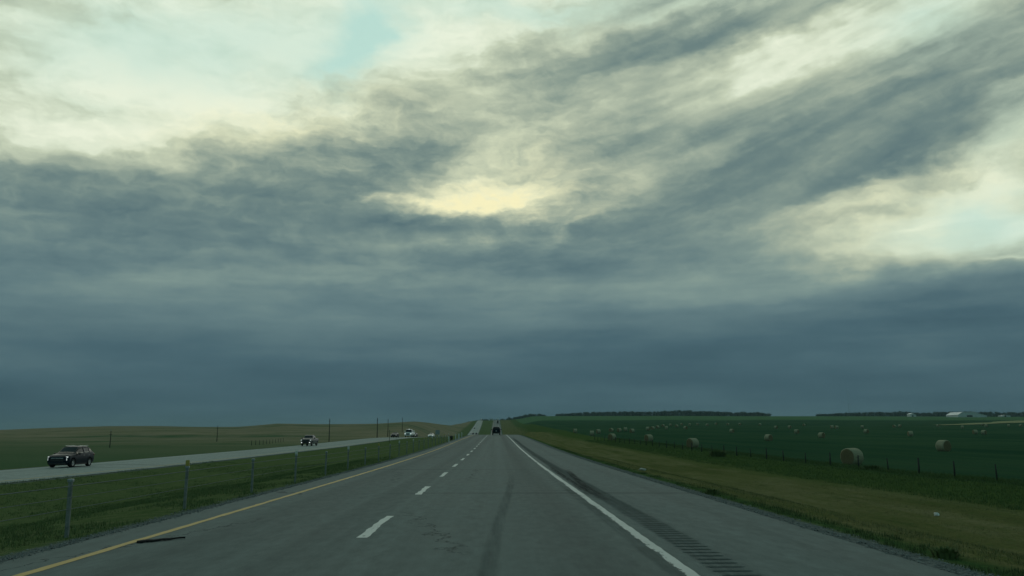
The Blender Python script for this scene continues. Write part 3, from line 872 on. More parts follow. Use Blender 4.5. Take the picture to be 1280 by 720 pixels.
SUVST = [(2.16, 0.34, 0.72, 0.78, 0.66, 0.52), (2.10, 0.24, 0.82, 0.90, 0.80, 0.66), (1.85, 0.21, 0.93, 1.01, 0.875, 0.74), (1.10, 0.20, 1.00, 1.10, 0.90, 0.76),
         (0.92, 0.20, 1.02, 1.15, 0.90, 0.75), (0.26, 0.20, 1.05, 1.61, 0.90, 0.64), (0.05, 0.20, 1.06, 1.67, 0.90, 0.63), (-0.7, 0.20, 1.08, 1.71, 0.90, 0.62),
         (-1.4, 0.21, 1.12, 1.67, 0.90, 0.60), (-1.80, 0.24, 1.15, 1.56, 0.885, 0.58), (-2.08, 0.28, 1.12, 1.20, 0.85, 0.66), (-2.17, 0.36, 0.95, 1.03, 0.80, 0.66)]
VEH = {
 'crossover': dict(name='crossover_car', st=SUVST, R=0.355, track=0.80, axles=(1.32, -1.33),
   glass=[('windscreen', 0.88, 0.20, 6.25, 8, True), ('side_window', 0.70, -0.40, 5.15, 5.86, False), ('side_window', -0.50, -1.28, 5.15, 5.86, False),
          ('quarter_window', -1.36, -1.74, 5.22, 5.80, False), ('rear_window', -1.84, -2.05, 6.2, 8, True)],
   bits=[('headlight', (0.60, 2.02, 0.845), (0.40, 0.16, 0.075), 0.03, 'head', True), ('daytime_lamp', (0.735, 2.075, 0.66), (0.10, 0.10, 0.20), 0.03, 'dim', True),
         ('grille', (0, 2.12, 0.60), (1.10, 0.12, 0.24), 0.03, 'black', False), ('grille_bar', (0, 2.145, 0.76), (0.98, 0.08, 0.045), 0.015, 'chrome', False),
         ('lower_bumper', (0, 2.08, 0.33), (1.42, 0.22, 0.18), 0.05, 'black', False), ('door_mirror', (0.99, 0.62, 1.08), (0.22, 0.15, 0.15), 0.05, 'black', True),
         ('roof_rail', (0.56, -0.75, 1.72), (0.035, 1.6, 0.03), 0.01, 'chrome', True), ('tail_light', (0.80, -2.02, 0.98), (0.16, 0.20, 0.13), 0.03, 'tail', True),
         ('sill', (0.865, 0.0, 0.26), (0.06, 1.75, 0.10), 0.02, 'black', True), ('door_handle', (0.905, -0.28, 0.93), (0.03, 0.16, 0.03), 0.01, 'chrome', True),
         ('door_handle', (0.905, -1.10, 0.95), (0.03, 0.16, 0.03), 0.01, 'chrome', True)]),
 'pickup': dict(name='pickup_truck', R=0.42, track=0.86, axles=(1.85, -1.75),
   st=[(2.78, 0.52, 1.00, 1.06, 0.80, 0.70), (2.70, 0.42, 1.10, 1.20, 0.92, 0.80), (2.2, 0.38, 1.20, 1.28, 0.98, 0.84), (1.35, 0.38, 1.24, 1.33, 1.0, 0.84),
       (1.20, 0.38, 1.26, 1.36, 1.0, 0.80), (0.60, 0.38, 1.28, 1.86, 1.0, 0.70), (0.30, 0.38, 1.29, 1.92, 1.0, 0.69), (-0.85, 0.38, 1.30, 1.91, 1.0, 0.68),
       (-1.05, 0.38, 1.30, 1.40, 1.0, 0.86), (-2.70, 0.42, 1.30, 1.34, 0.98, 0.88), (-2.80, 0.50, 1.28, 1.30, 0.96, 0.86)],
   glass=[('windscreen', 1.17, 0.63, 6.25, 8, True), ('side_window', 0.98, 0.05, 5.15, 5.86, False), ('side_window', -0.05, -0.80, 5.15, 5.86, False), ('rear_window', -0.88, -1.02, 6.3, 8, True)],
   bits=[('grille', (0, 2.74, 0.92), (1.30, 0.14, 0.42), 0.04, 'black', False), ('bumper', (0, 2.80, 0.58), (1.86, 0.22, 0.30), 0.05, 'black', False),
         ('headlight', (0.80, 2.70, 1.00), (0.20, 0.16, 0.18), 0.03, 'dim', True), ('fog_lamp', (0.72, 2.89, 0.60), (0.20, 0.10, 0.17), 0.04, 'head', True),
         ('door_mirror', (1.12, 0.95, 1.36), (0.26, 0.14, 0.22), 0.05, 'black', True), ('tail_light', (0.92, -2.78, 1.02), (0.12, 0.08, 0.36), 0.02, 'tail', True)]),
 'sedan': dict(name='sedan_car', R=0.33, track=0.77, axles=(1.42, -1.38),
   st=[(2.32, 0.32, 0.62, 0.68, 0.66, 0.52), (2.2, 0.22, 0.72, 0.78, 0.84, 0.66), (1.2, 0.19, 0.88, 0.96, 0.90, 0.74), (0.95, 0.19, 0.90, 1.0, 0.90, 0.72),
       (0.1, 0.19, 0.93, 1.40, 0.90, 0.60), (-0.4, 0.19, 0.94, 1.46, 0.90, 0.59), (-1.1, 0.20, 0.97, 1.38, 0.90, 0.57), (-1.75, 0.22, 0.99, 1.06, 0.89, 0.68), (-2.3, 0.30, 0.95, 0.98, 0.82, 0.66)],
   glass=[('windscreen', 0.92, 0.14, 6.25, 8, True), ('side_window', 0.68, -0.35, 5.15, 5.86, False), ('side_window', -0.45, -1.20, 5.15, 5.86, False), ('rear_window', -1.16, -1.70, 6.25, 8, True)],
   bits=[('headlight', (0.64, 2.20, 0.66), (0.34, 0.14, 0.12), 0.03, 'head', True), ('grille', (0, 2.29, 0.46), (0.9, 0.1, 0.2), 0.03, 'black', False),
         ('door_mirror', (0.98, 0.62, 0.98), (0.2, 0.12, 0.13), 0.04, 'black', True), ('tail_light', (0.66, -2.27, 0.80), (0.36, 0.1, 0.12), 0.03, 'tail', True)]),
 'boxy': dict(name='sport_utility_car', R=0.40, track=0.80, axles=(1.40, -1.35),
   st=[(2.15, 0.45, 0.95, 1.02, 0.72, 0.62), (2.05, 0.38, 1.02, 1.12, 0.88, 0.74), (1.0, 0.34, 1.12, 1.20, 0.95, 0.80), (0.85, 0.34, 1.13, 1.23, 0.95, 0.76),
       (0.40, 0.34, 1.14, 1.78, 0.95, 0.70), (0.1, 0.34, 1.15, 1.84, 0.95, 0.69), (-1.9, 0.34, 1.18, 1.82, 0.95, 0.67), (-2.08, 0.36, 1.18, 1.76, 0.93, 0.65), (-2.16, 0.42, 1.15, 1.28, 0.91, 0.70), (-2.20, 0.48, 1.05, 1.10, 0.88, 0.74)],
   glass=[('windscreen', 0.82, 0.43, 6.25, 8, True), ('side_window', 0.66, -0.35, 5.15, 5.86, False), ('side_window', -0.45, -1.25, 5.15, 5.86, False),
          ('quarter_window', -1.35, -1.95, 5.15, 5.86, False), ('rear_window', -2.09, -2.155, 6.0, 8, True)],
   bits=[('headlight', (0.70, 2.06, 0.88), (0.22, 0.12, 0.16), 0.03, 'head', True), ('grille', (0, 2.14, 0.80), (1.0, 0.1, 0.26), 0.03, 'black', False),
         ('bumper', (0, -2.22, 0.58), (1.72, 0.20, 0.24), 0.05, 'black', False), ('door_mirror', (1.06, 0.60, 1.22), (0.24, 0.13, 0.20), 0.05, 'black', True),
         ('tail_light', (0.84, -2.16, 1.00), (0.13, 0.10, 0.30), 0.02, 'tail', True), ('licence_plate', (0, -2.235, 0.90), (0.32, 0.03, 0.16), 0.01, 'plate', False)]),
 'truck': dict(name='service_truck', R=0.46, track=0.92, axles=(1.9, -2.0),
   st=[(3.05, 0.60, 1.10, 1.16, 0.92, 0.84), (2.95, 0.50, 1.22, 1.34, 1.08, 0.95), (1.9, 0.48, 1.34, 1.44, 1.12, 0.98), (1.75, 0.48, 1.36, 1.48, 1.12, 0.90),
       (1.35, 0.48, 1.38, 2.30, 1.10, 0.84), (1.1, 0.48, 1.40, 2.36, 1.10, 0.84), (-0.3, 0.48, 1.40, 2.34, 1.10, 0.82), (-0.5, 0.48, 1.38, 1.45, 1.10, 1.0), (-3.1, 0.52, 1.36, 1.40, 1.10, 1.0)],
   glass=[('windscreen', 1.73, 1.37, 6.1, 8, True), ('side_window', 1.55, 0.1, 5.1, 5.88, False)],
   bits=[('headlight', (0.86, 2.98, 1.02), (0.34, 0.16, 0.26), 0.04, 'head', True), ('grille', (0, 3.02, 0.92), (1.0, 0.12, 0.40), 0.04, 'black', False),
         ('bumper', (0, 3.05, 0.60), (2.1, 0.22, 0.20), 0.05, 'paint', False), ('door_mirror', (1.26, 1.5, 1.75), (0.22, 0.12, 0.40), 0.04, 'paint', True),
         ('beacon', (0.0, 0.9, 2.42), (0.5, 0.2, 0.12), 0.04, 'dim', False), ('cargo_body', (0, -1.8, 1.68), (2.12, 2.4, 0.62), 0.05, 'paint', False)]),
}
P_BLACK = plain('black_car_paint', (0.003, 0.009, 0.016), 0.38, 0.14, coat=0.0, var=0.05)
P_BLACK.node_tree.nodes['Principled BSDF'].inputs['Specular Tint'].default_value = (0.45, 0.72, 0.95, 1)
P_GREY = plain('grey_car_paint', (0.060, 0.076, 0.082), 0.38, 0.30, coat=0.0, var=0.05)  # grey lightened in the paint to carry the bonnet's pale sky reflection
P_DARK = plain('dark_car_paint', (0.012, 0.016, 0.019), 0.55, 0.2, coat=0.0, var=0.05)
P_WHITE = plain('white_car_paint', (0.72, 0.74, 0.72), 0.35, 0.5, coat=0.6, var=0.04)
def lane(y, side):
    x = left_x(y) + side * 1.95
    return (x, y, left_z(y) - 0.02 * abs(side * 1.95) + 0.004)
hd = lambda y: pi + atan2(left_x(y - 5) - left_x(y + 5), 10)
vehicle('crossover', (-35.25, 70.6, left_z(70) - 0.04 + 0.004), pi - 0.02, 'black crossover with lit headlights in the oncoming lanes, the nearest vehicle', 'car', P_BLACK, big=True)
vehicle('pickup', (-34.0, 153.5, left_z(153.5) - 0.03 + 0.004), hd(153), 'pickup with bonnet pale from reflected sky, black grille and two bright fog lamps in the oncoming lanes', 'pickup', P_GREY, big=True)
vehicle('sedan', lane(243, -0.1), hd(243), 'dark grey sedan with lights off beside the tall utility pole', 'car', P_DARK, lights=M_DIMLAMP)
vehicle('truck', (-27.1, 262, left_z(262) + 0.0), hd(262), 'white truck with a tall dark windscreen in the oncoming lanes', 'truck', P_WHITE)
vehicle('sedan', (-27.3, 279, left_z(279) - 0.02), hd(279), 'small dark car with bright headlights just right of the white truck', 'car', P_DARK)
vehicle('sedan', (-22.3, 287, left_z(287) - 0.0), hd(287), 'white car coming over the crest beside the grey sign', 'car', P_WHITE)
vehicle('boxy', (-0.10, 190, road_z(190) + 0.004), 0.0, 'black sport utility car driving ahead at the crest of our lane', 'car', P_BLACK, big=True)
vehicle('sedan', lane(868, -1), hd(868), 'tiny white car low on the distant slope of the oncoming road', 'car', P_WHITE)
vehicle('boxy', lane(846, 0.3), hd(846), 'left of two tiny dark cars at the foot of the distant oncoming slope', 'car', P_DARK, lights=M_DIMLAMP)
vehicle('boxy', (left_x(846) + 5.0 - 1.3, 846, left_z(846) - 0.07), hd(846), 'right of two tiny dark cars at the foot of the distant oncoming slope', 'car', P_DARK, lights=M_DIMLAMP)
vehicle('sedan', (left_x(1040) - 1.9, 1040, lane(1040, -1)[2]), hd(1040), 'tiny dark car halfway up the distant slope of the oncoming road', 'car', P_DARK, lights=M_DIMLAMP)
def semi(loc, rz, label, paint, h=4.0):
    r = empty('semi_trailer_truck', loc, label, 'truck', None, rz)
    link('trailer', box_mesh('trailer', (0, -4, 1.1 + (h - 1.1) / 2), (2.6, 13, h - 1.1), 0.06), paint, r)
    link('cab', box_mesh('cab', (0, 4.6, 2.0), (2.4, 2.8, 2.9), 0.15), paint, r)
    for y in (5.4, 2.6, -8.2, -9.6):
        for s in (-1, 1):
            wv = link('wheel', lathe_x('wheel', [(-0.3, 0), (-0.3, 0.46), (0.3, 0.46), (0.3, 0)], 16), M_RUBBER, r); wv.location = (s * 1.0, y, 0.5)
    link('windscreen', box_mesh('windscreen', (0, 6.0, 2.6), (2.0, 0.06, 0.9), 0.02), M_GLASS, r)
    return r
semi((1.4, 1300, road_z(1300)), 0, 'dark semi truck climbing the distant rise in our lanes', P_DARK)
semi((2.0, 1560, road_z(1560)), 0, 'white truck at the very top of the distant rise in our lanes', P_WHITE, 3.4)
semi((left_x(1545) + 1.5, 1545, left_z(1545)), pi, 'white truck at the top of the distant oncoming road', P_WHITE, 3.8)

# ---------------------------------------------------------------- hay bales
M_WRAP, t_, b_ = material('bale_side', 0.9, 0.12)
oc = t_.add('ShaderNodeTexCoord').outputs['Object']
n1 = t_.noise(t_.mapping(oc, scale=(3, 14, 14)), 1, 6, 0.7); n2 = t_.noise(t_.mapping(oc, scale=(26, 2, 2)), 1, 4, 0.6)
t_.l.new(t_.mix(t_.maprange(n1, 0.3, 0.7), (0.22, 0.21, 0.13), (0.43, 0.41, 0.28)), b_.inputs['Base Color'])
bump(t_, b_, t_.math('ADD', n1, n2), 0.7, 0.04)
M_STRAW, t_, b_ = material('bale_end', 0.95, 0.05)
oc = t_.add('ShaderNodeTexCoord').outputs['Object']
so = t_.add('ShaderNodeSeparateXYZ'); t_.put(so.inputs[0], oc)
rad = t_.math('SQRT', t_.math('ADD', t_.math('MULTIPLY', so.outputs[1], so.outputs[1]), t_.math('MULTIPLY', so.outputs[2], so.outputs[2])))
ang = t_.math('ARCTAN2', so.outputs[1], so.outputs[2])
spi = t_.math('FRACT', t_.math('ADD', t_.math('MULTIPLY', rad, 7.0), t_.math('MULTIPLY', ang, 0.15915)))
n1 = t_.noise(t_.mapping(oc, scale=(12, 12, 12)), 1, 6, 0.7)
c_ = t_.mix(t_.maprange(n1, 0.3, 0.7), (0.145, 0.122, 0.066), (0.26, 0.22, 0.125))
c_ = t_.mix(t_.maprange(spi, 0.0, 0.25, 0.45, 0.0), c_, (0.06, 0.05, 0.03))
t_.l.new(c_, b_.inputs['Base Color']); bump(t_, b_, t_.math('ADD', n1, spi), 0.8, 0.03)
def bale_mesh(R=0.97, L=1.55, n=40, seed=0):
    rnd = random.Random(seed)
    prof = [(-L / 2 + 0.02, 0.0), (-L / 2, 0.35), (-L / 2 + 0.01, R * 0.75), (-L / 2 + 0.03, R * 0.90), (-L / 2 + 0.09, R * 0.975), (-L / 2 + 0.2, R), (-L / 4, R * 1.01), (0, R),
            (L / 4, R * 1.01), (L / 2 - 0.2, R), (L / 2 - 0.09, R * 0.975), (L / 2 - 0.03, R * 0.90), (L / 2 - 0.01, R * 0.75), (L / 2, 0.35), (L / 2 - 0.02, 0.0)]
    vs, fs, m_ = [], [], len(prof)
    ph = [rnd.random() * 6.28 for _ in range(4)]
    for k in range(n):
        a = 2 * pi * k / n
        for i, (x, r) in enumerate(prof):
            rr = r * (1 + 0.012 * sin(3 * a + ph[0]) + 0.008 * sin(7 * a + ph[1] + i)) + 0.008 * (rnd.random() - 0.5)
            z = rr * cos(a)
            if z < -R * 0.86: z = -R * 0.86 - (-z - R * 0.86) * 0.25       # settled flat on the ground
            if z > 0: z *= 0.98
            vs.append((x + 0.02 * (rnd.random() - 0.5), rr * sin(a), z + R * 0.87))
    for k in range(n):
        for i in range(m_ - 1):
            a, b2 = k * m_ + i, ((k + 1) % n) * m_ + i; fs.append((a, a + 1, b2 + 1, b2))
    me = mesh('hay_bale', vs, fs, True); me.materials.append(M_WRAP); me.materials.append(M_STRAW)
    for p_ in me.polygons:
        if (p_.index % (m_ - 1)) in (0, 1, 2, m_ - 4, m_ - 3, m_ - 2): p_.material_index = 1
    return me
BM = [bale_mesh(seed=s) for s in range(3)]
FAR = 'one of the tiny pale hay bales scattered far out in the dark green field'
BALES = [
    (38.7, 91.3, 62, 'nearest and biggest round hay bale, tan end facing left, just behind the fence'),
    (73.3, 136.9, 158, 'second nearest hay bale with pale rounded left side, at the far right'),
    (36.8, 157.5, 60, 'third nearest hay bale, by the fence, tan end left and pale side right'),
    (38.8, 214.2, 62, 'hay bale with dark end left and pale side right, close behind the distant fence posts'),
    (32.8, 238.6, 50, 'darkest hay bale, right beside the fence line, with two small bales behind it'),
    (35.7, 314.4, 95, 'pale front bale of a close pair near the far end of the fence'),
    (43.1, 355.9, 70, 'rear smaller bale of a close pair near the far end of the fence'),
    (35.1, 374.9, 80, 'leftmost hay bale in the field, small and alone nearest the road'),
    (53.8, 394.0, 40, 'small pale bale directly behind the darkest bale, left one of two'),
    (57.6, 394.0, 60, 'small dull bale behind the darkest bale, right one of two'),
    (72.8, 223.9, 150, 'hay bale standing alone in mid field with pale top left rim and tan face'),
    (104.5, 268.5, 150, 'pale hay bale in mid field with bright left side, left of the nearest bale'),
    (128.4, 357.3, 140, 'small round bale between two larger mid field bales, further back'),
    (105.5, 374.9, 140, 'small lone pale bale left of the mid field bale, further back'),
    (162.0, 484.1, 140, None),
    (175.2, 498.8, 140, None),
    (199.9, 496.8, 90, 'left bale of a touching pair far back in the field, above the nearest bale'),
    (197.9, 485.1, 90, 'right bale of a touching pair far back in the field, above the nearest bale'),
    (219.9, 500.8, 120, None),
    (166.3, 374.9, 150, 'small bale with bright left side behind the nearest bale'),
    (258.2, 540.3, 60, None),
    (270.4, 557.9, 140, None),
    (155.5, 313.1, 100, 'wide pale bale up the field between the nearest bale and the far right one'),
    (313.6, 591.1, 140, None),
    (285.8, 509.9, 120, None),
    (202.3, 351.6, 95, 'left and larger bale of a pair at the right side of the field'),
    (200.4, 341.9, 150, 'right and smaller bale of a pair at the right side of the field'),
    (401.0, 685.3, 150, None),
    (348.0, 590.0, 140, None),
    (364.1, 590.0, 120, None),
    (372.7, 590.0, 150, None),
    (98.2, 484.1, 95, None),
    (108.3, 479.3, 150, None),
    (63.1, 410.1, 95, None),
    (60.4, 374.1, 60, None),
    (75.9, 420.1, 120, None),
    (86.0, 461.4, 60, None),
    (99.4, 517.1, 60, None),
    (118.2, 593.5, 60, None),
    (133.6, 642.9, 120, None),
    (122.8, 570.3, 60, None),
    (154.4, 697.8, 140, None),
    (155.1, 671.8, 95, None),
    (167.8, 697.8, 150, None),
    (162.7, 645.5, 150, None),
    (191.5, 729.1, 140, None),
    (193.3, 697.8, 60, None),
    (203.4, 697.8, 140, None),
    (211.6, 670.4, 95, None),
    (234.2, 635.2, 60, None),
]
proto_bale = bpy.data.objects.new('hay_bale', BM[0])
for i, (bx, by, axis, lab) in enumerate(BALES):
    o = proto_bale.copy() if i else proto_bale
    o.data = BM[i % 3]; COL.objects.link(o)
    o.location = (bx, by, land_z(bx, by) - 0.03); o.rotation_euler = (0, 0, radians(90 - axis))
    sc_ = 1.0 + 0.08 * vnoise(i * 3.7, 1.3); o.scale = (sc_, sc_, sc_)
    tag(o, lab or FAR, 'hay bale', 'round hay bales in the field')

# ---------------------------------------------------------------- cable barrier along the median
bar = empty('cable_barrier', (-6.85, 13.8, land_z(-6.85, 13.8)), 'steel cable barrier on grey posts along the left grass edge', 'barrier')
post_me = box_mesh('post', (0, 0, 0.41), (0.062, 0.045, 0.98), 0.012)
slot_me = box_mesh('slot_cap', (0, 0, 0.885), (0.09, 0.065, 0.05), 0.012)
refl_me = box_mesh('reflector', (0, -0.005, 0.975), (0.085, 0.03, 0.13), 0.01)
M_REFY = plain('yellow_reflector', (0.42, 0.33, 0.07), 0.4); M_REFW = plain('white_reflector', (0.62, 0.64, 0.58), 0.4)
ox, oy, oz = bar.location
pys = [13.8 + 5.05 * k for k in range(-3, 22)]
for k, y in enumerate(pys):
    z = land_z(-6.85, y) - oz
    for nm, me_, mt in (('post', post_me, M_POST),):
        o = link(nm, me_, mt, bar); o.location = (0, y - oy, z); o.rotation_euler = (radians(1.5) * vnoise(k * 2.1, 1), radians(3) * vnoise(k * 1.3, 4), 0.1 * vnoise(k, 2))
        c = link('cap', slot_me, M_STEEL, o)
        if k % 2 == 0 and k != 0:
            link('reflector', refl_me.copy(), M_REFY if (k // 2) % 3 == 2 else M_REFW, o)
for h in (0.80, 0.62, 0.44):
    pts = []
    for y in np.arange(pys[0], pys[-1] + 0.1, 5.05 / 2):
        pts.append((0.03, y - oy, land_z(-6.85, y) - oz + h))
    link('cable', tube('cable', pts, 0.0075 if h > 0.7 else 0.005, 6), M_CABLE, bar)

# delineator posts and sign near the crest on the left
def thin_post(name, x, y, h, wd, label, cat, mt, capmt=None, group=None):
    z = land_z(x, y)
    r = empty(name, (x, y, z), label, cat, group)
    link('post', box_mesh('post', (0, 0, h / 2 - 0.1), (wd, wd * 0.4, h + 0.2), wd * 0.1), mt, r)
    if capmt: link('reflector', box_mesh('reflector', (0, -wd * 0.25, h - 0.12), (wd * 0.9, 0.02, 0.16), 0.005), capmt, r)
    return r
M_WPOST = plain('white_plastic', (0.55, 0.57, 0.53), 0.5)
thin_post('delineator_post', -6.2, 109.0, 0.75, 0.14, 'lone white delineator post left of the group near the crest', 'marker post', M_WPOST, M_REFW)
thin_post('delineator_post', -5.95, 122.0, 0.85, 0.12, 'leftmost of the three white delineator posts near the crest', 'marker post', M_WPOST, M_REFW)
thin_post('delineator_post', -5.9, 131.0, 0.80, 0.24, 'middle and widest of the three white delineator posts near the crest', 'marker post', M_WPOST, M_REFW)
thin_post('delineator_post', -6.1, 146.6, 0.90, 0.13, 'rightmost of the three white delineator posts near the crest', 'marker post', M_WPOST, M_REFW)
thin_post('marker_post', -23.7, 186, 2.75, 0.10, 'thin dark steel post standing alone in the median grass', 'marker post', M_DARKWOOD)
for (sx, sy, sw, sh_, sb, lab) in ((-16.9, 240, 1.2, 1.25, 0.9, 'small grey sign panel seen from behind in the median near the crest'),):
    r = empty('road_sign', (sx, sy, land_z(sx, sy)), lab, 'sign')
    link('panel', box_mesh('panel', (0, 0, sb + sh_ / 2), (sw, 0.03, sh_), 0.01), M_STEEL, r)
    for s in (-1, 1): link('leg', box_mesh('leg', (s * sw * 0.32, 0.05, (sb + sh_) / 2 - 0.15), (0.08, 0.06, sb + sh_ + 0.2), 0.01), M_POST, r)
# guardrail stub, dark end box
r = empty('guardrail_end', (-6.9, 127, land_z(-6.9, 127)), 'short dark guardrail end beside the white delineator posts', 'guardrail')
link('rail', box_mesh('rail', (0, 0, 0.50), (0.12, 5.5, 0.32), 0.04), M_DARKWOOD, r)
for y in (-2.3, 0, 2.3): 
    o = link('leg', box_mesh('leg', (0.08, y, 0.22), (0.12, 0.15, 0.75), 0.01), M_DARKWOOD, r)

# ---------------------------------------------------------------- utility poles
def pole(x, y, h, r0, label):
    z = land_z(x, y)
    r = empty('utility_pole', (x, y, z), label, 'utility pole', 'utility poles along the oncoming road')
    link('shaft', tube('shaft', [(0, 0, -0.4), (0.02, 0, h * 0.5), (0.0, 0, h)], r0, 10, r0 * 0.62), M_DARKWOOD, r)
    link('insulator', tube('insulator', [(0, 0, h), (0, 0, h + 0.28)], 0.07, 8), M_STEEL, r)
    link('bracket', box_mesh('bracket', (0.0, 0.0, h - 0.8), (0.55, 0.1, 0.1), 0.01), M_DARKWOOD, r)
    return r
for a in (    (-57.8, 291, 7.8, 0.17, 'leftmost of the three tall dark utility poles rising above the skyline'),
    (-42.6, 300, 8.1, 0.17, 'tallest dark utility pole, middle of the three above the skyline'),
    (-48.9, 378, 7.9, 0.17, 'shorter dark utility pole just right of the tallest one'),
    (-51.7, 460, 8.0, 0.15, 'faint distant utility pole behind the white truck'),
    (-95.4, 288.5, 5.3, 0.12, 'faint thin pole on the pasture slope between the crossover and the pickup'),
    (-82.0, 180, 3.5, 0.1, 'short thin pole in the pasture just right of the black crossover'),
    ):
    pole(*a)

# ---------------------------------------------------------------- wire fence between the right verge and the hay field
def fence_x(y): return interp(y, [(0, 36.5), (80, 36.2), (100, 34.2), (200, 29.5), (240, 28.0), (330, 30.0)])
fys = [44 + 5.6 * k for k in range(36)]
f0 = (fence_x(44), 44, land_z(fence_x(44), 44))
fen = empty('wire_fence', f0, 'wire fence on dark wooden posts between the mown verge and the bale field', 'fence')
fpm = [tube('post', [(0, 0, -0.3), (0.01 * k, 0.01, 0.6), (0.02 * (k - 1), 0, 1.18 + 0.1 * k)], 0.062 + 0.012 * k, 8, 0.05 + 0.01 * k) for k in range(3)]
for k, y in enumerate(fys):
    x = fence_x(y)
    o = link('post', fpm[(k * 7) % 3], M_DARKWOOD, fen); o.location = (x - f0[0], y - f0[1], land_z(x, y) - f0[2])
    o.rotation_euler = (radians(5) * vnoise(k * 3.1, 2), radians(7) * vnoise(k * 1.7, 8), k)
for h in (0.45, 0.8, 1.15):
    pts = [(fence_x(y) - f0[0], y - f0[1], land_z(fence_x(y), y) - f0[2] + h) for y in fys]
    link('wire', tube('wire', pts, 0.0035, 4), M_RUSTY, fen)
# fence piece in the pasture on the far left
LF = [(-62.0 - 1.1 * k, 214 + 7.5 * k) for k in range(11)]
f1 = (LF[0][0], LF[0][1], land_z(*LF[0]))
fl_ = empty('wire_fence', f1, 'short row of thin wooden fence posts in the pasture left of the pickup', 'fence')
for x, y in LF:
    o = link('post', fpm[1], M_DARKWOOD, fl_); o.location = (x - f1[0], y - f1[1], land_z(x, y) - f1[2])
for h in (0.5, 1.0):
    link('wire', tube('wire', [(x - f1[0], y - f1[1], land_z(x, y) - f1[2] + h) for x, y in LF], 0.0035, 4), M_RUSTY, fl_)

# ---------------------------------------------------------------- farm buildings on the skyline
M_ROOF = plain('pale_metal_roof', (0.50, 0.56, 0.58), 0.4, 0.4, 0.3, var=0.08, scale=0.3)
M_WALLW = plain('pale_metal_wall', (0.52, 0.57, 0.57), 0.6, var=0.1, scale=0.3)
def barn(name, x, y, prof, depth, label, rz=0.0, door=True, zoff=0.0):
    r = empty(name, (x, y, land_z(x, y) + zoff), label, 'building', None, rz)
    n = len(prof)
    vs = [(a, -depth / 2, z) for a, z in prof] + [(a, depth / 2, z) for a, z in prof]
    fs = [tuple(range(n)), tuple(reversed(range(n, 2 * n)))] + [(i, i + n, (i + 1) % n + n, (i + 1) % n) for i in range(n)]
    link('wall', mesh('wall', vs, fs), M_WALLW, r)
    top = prof[1:-1]
    vs, fs = [], []
    for o_ in (0.05, 0.30):
        for yy_ in (-depth / 2 - 0.5, depth / 2 + 0.5):
            for i, (a, z) in enumerate(top): vs.append((a + (-0.5 if i == 0 else 0.5 if i == len(top) - 1 else 0), yy_, z + o_))
    k = len(top)
    for i in range(k - 1):
        fs += [(i, i + 1, k + i + 1, k + i), (2 * k + i, 3 * k + i, 3 * k + i + 1, 2 * k + i + 1), (i, 2 * k + i, 2 * k + i + 1, i + 1), (k + i, k + i + 1, 3 * k + i + 1, 3 * k + i)]
    fs += [(0, k, 3 * k, 2 * k), (k - 1, 3 * k - 1, 4 * k - 1, 2 * k - 1)]
    link('roof', mesh('roof', vs, fs), M_ROOF, r)
    if door:
        w_ = (prof[-1][0] - prof[0][0]) * 0.10
        link('door', box_mesh('door', ((prof[0][0] + prof[-1][0]) * 0.5 - w_, -depth / 2 - 0.06, 1.5), (w_ * 2, 0.08, 3.0), 0.01), M_BLACKP, r)
    return r
barn('farm_shed', 851, 1500, [(-27, -1), (-27, 3.4), (-19, 8.4), (2, 9.2), (14, 5.0), (25, 2.4), (25, -1)], 40, 'long low farm building with a pale sloping roof on the right skyline', 0)
barn('farm_shed', 800, 1600, [(-5.5, -1), (-5.5, 4.6), (-1, 6.4), (5.5, 3.0), (5.5, -1)], 14, 'small white shed at the tree belt left of the long farm building')
barn('farm_shed', 950, 1550, [(-8, -1), (-8, 2.2), (0, 3.2), (8, 2.2), (8, -1)], 12, 'small low pale shed right of the long farm building')
barn('farm_shed', -11.5, 1745, [(-4.5, -1), (-4.5, 3.2), (0, 4.6), (4.5, 3.2), (4.5, -1)], 10, 'tiny pale shed between the two roads at the top of the rise')
# grain bin
gx, gy = 826, 1520
gb = empty('grain_bin', (gx, gy, land_z(gx, gy)), 'small round pale grain bin left of the long farm building', 'grain bin')
g_ = link('wall', tube('wall', [(0, 0, -0.5), (0, 0, 3.4)], 1.9, 20), M_WALLW, gb)
link('roof', tube('roof', [(0, 0, 3.4), (0, 0, 4.6)], 2.05, 20, 0.2), M_ROOF, gb)
# mast
mx_, my_ = 893, 2105
mo = empty('radio_mast', (mx_, my_, land_z(mx_, my_)), 'slim lattice radio mast rising above the right tree belt', 'radio mast')
mh = 68.0
for k in range(3):
    a = 2 * pi * k / 3
    link('leg', tube('leg', [(0.55 * cos(a), 0.55 * sin(a), 0), (0.3 * cos(a), 0.3 * sin(a), mh)], 0.07, 6), M_STEEL, mo)
vs_ = []
bm = bmesh.new()
for j in range(34):
    z0, z1 = j * 2.0, j * 2.0 + 2.0
    for k in range(3):
        a, b2 = 2 * pi * k / 3, 2 * pi * (k + 1) / 3
        p0 = Vector((0.5 * cos(a), 0.5 * sin(a), z0)); p1 = Vector((0.5 * cos(b2), 0.5 * sin(b2), z1))
        d = p1 - p0; bmesh.ops.create_cone(bm, cap_ends=False, segments=4, radius1=0.035, radius2=0.035, depth=d.length,
                                           matrix=Matrix.Translation((p0 + p1) / 2) @ d.to_track_quat('Z', 'Y').to_matrix().to_4x4())
me = bpy.data.meshes.new('lattice'); bm.to_mesh(me); bm.free(); link('lattice', me, M_STEEL, mo)

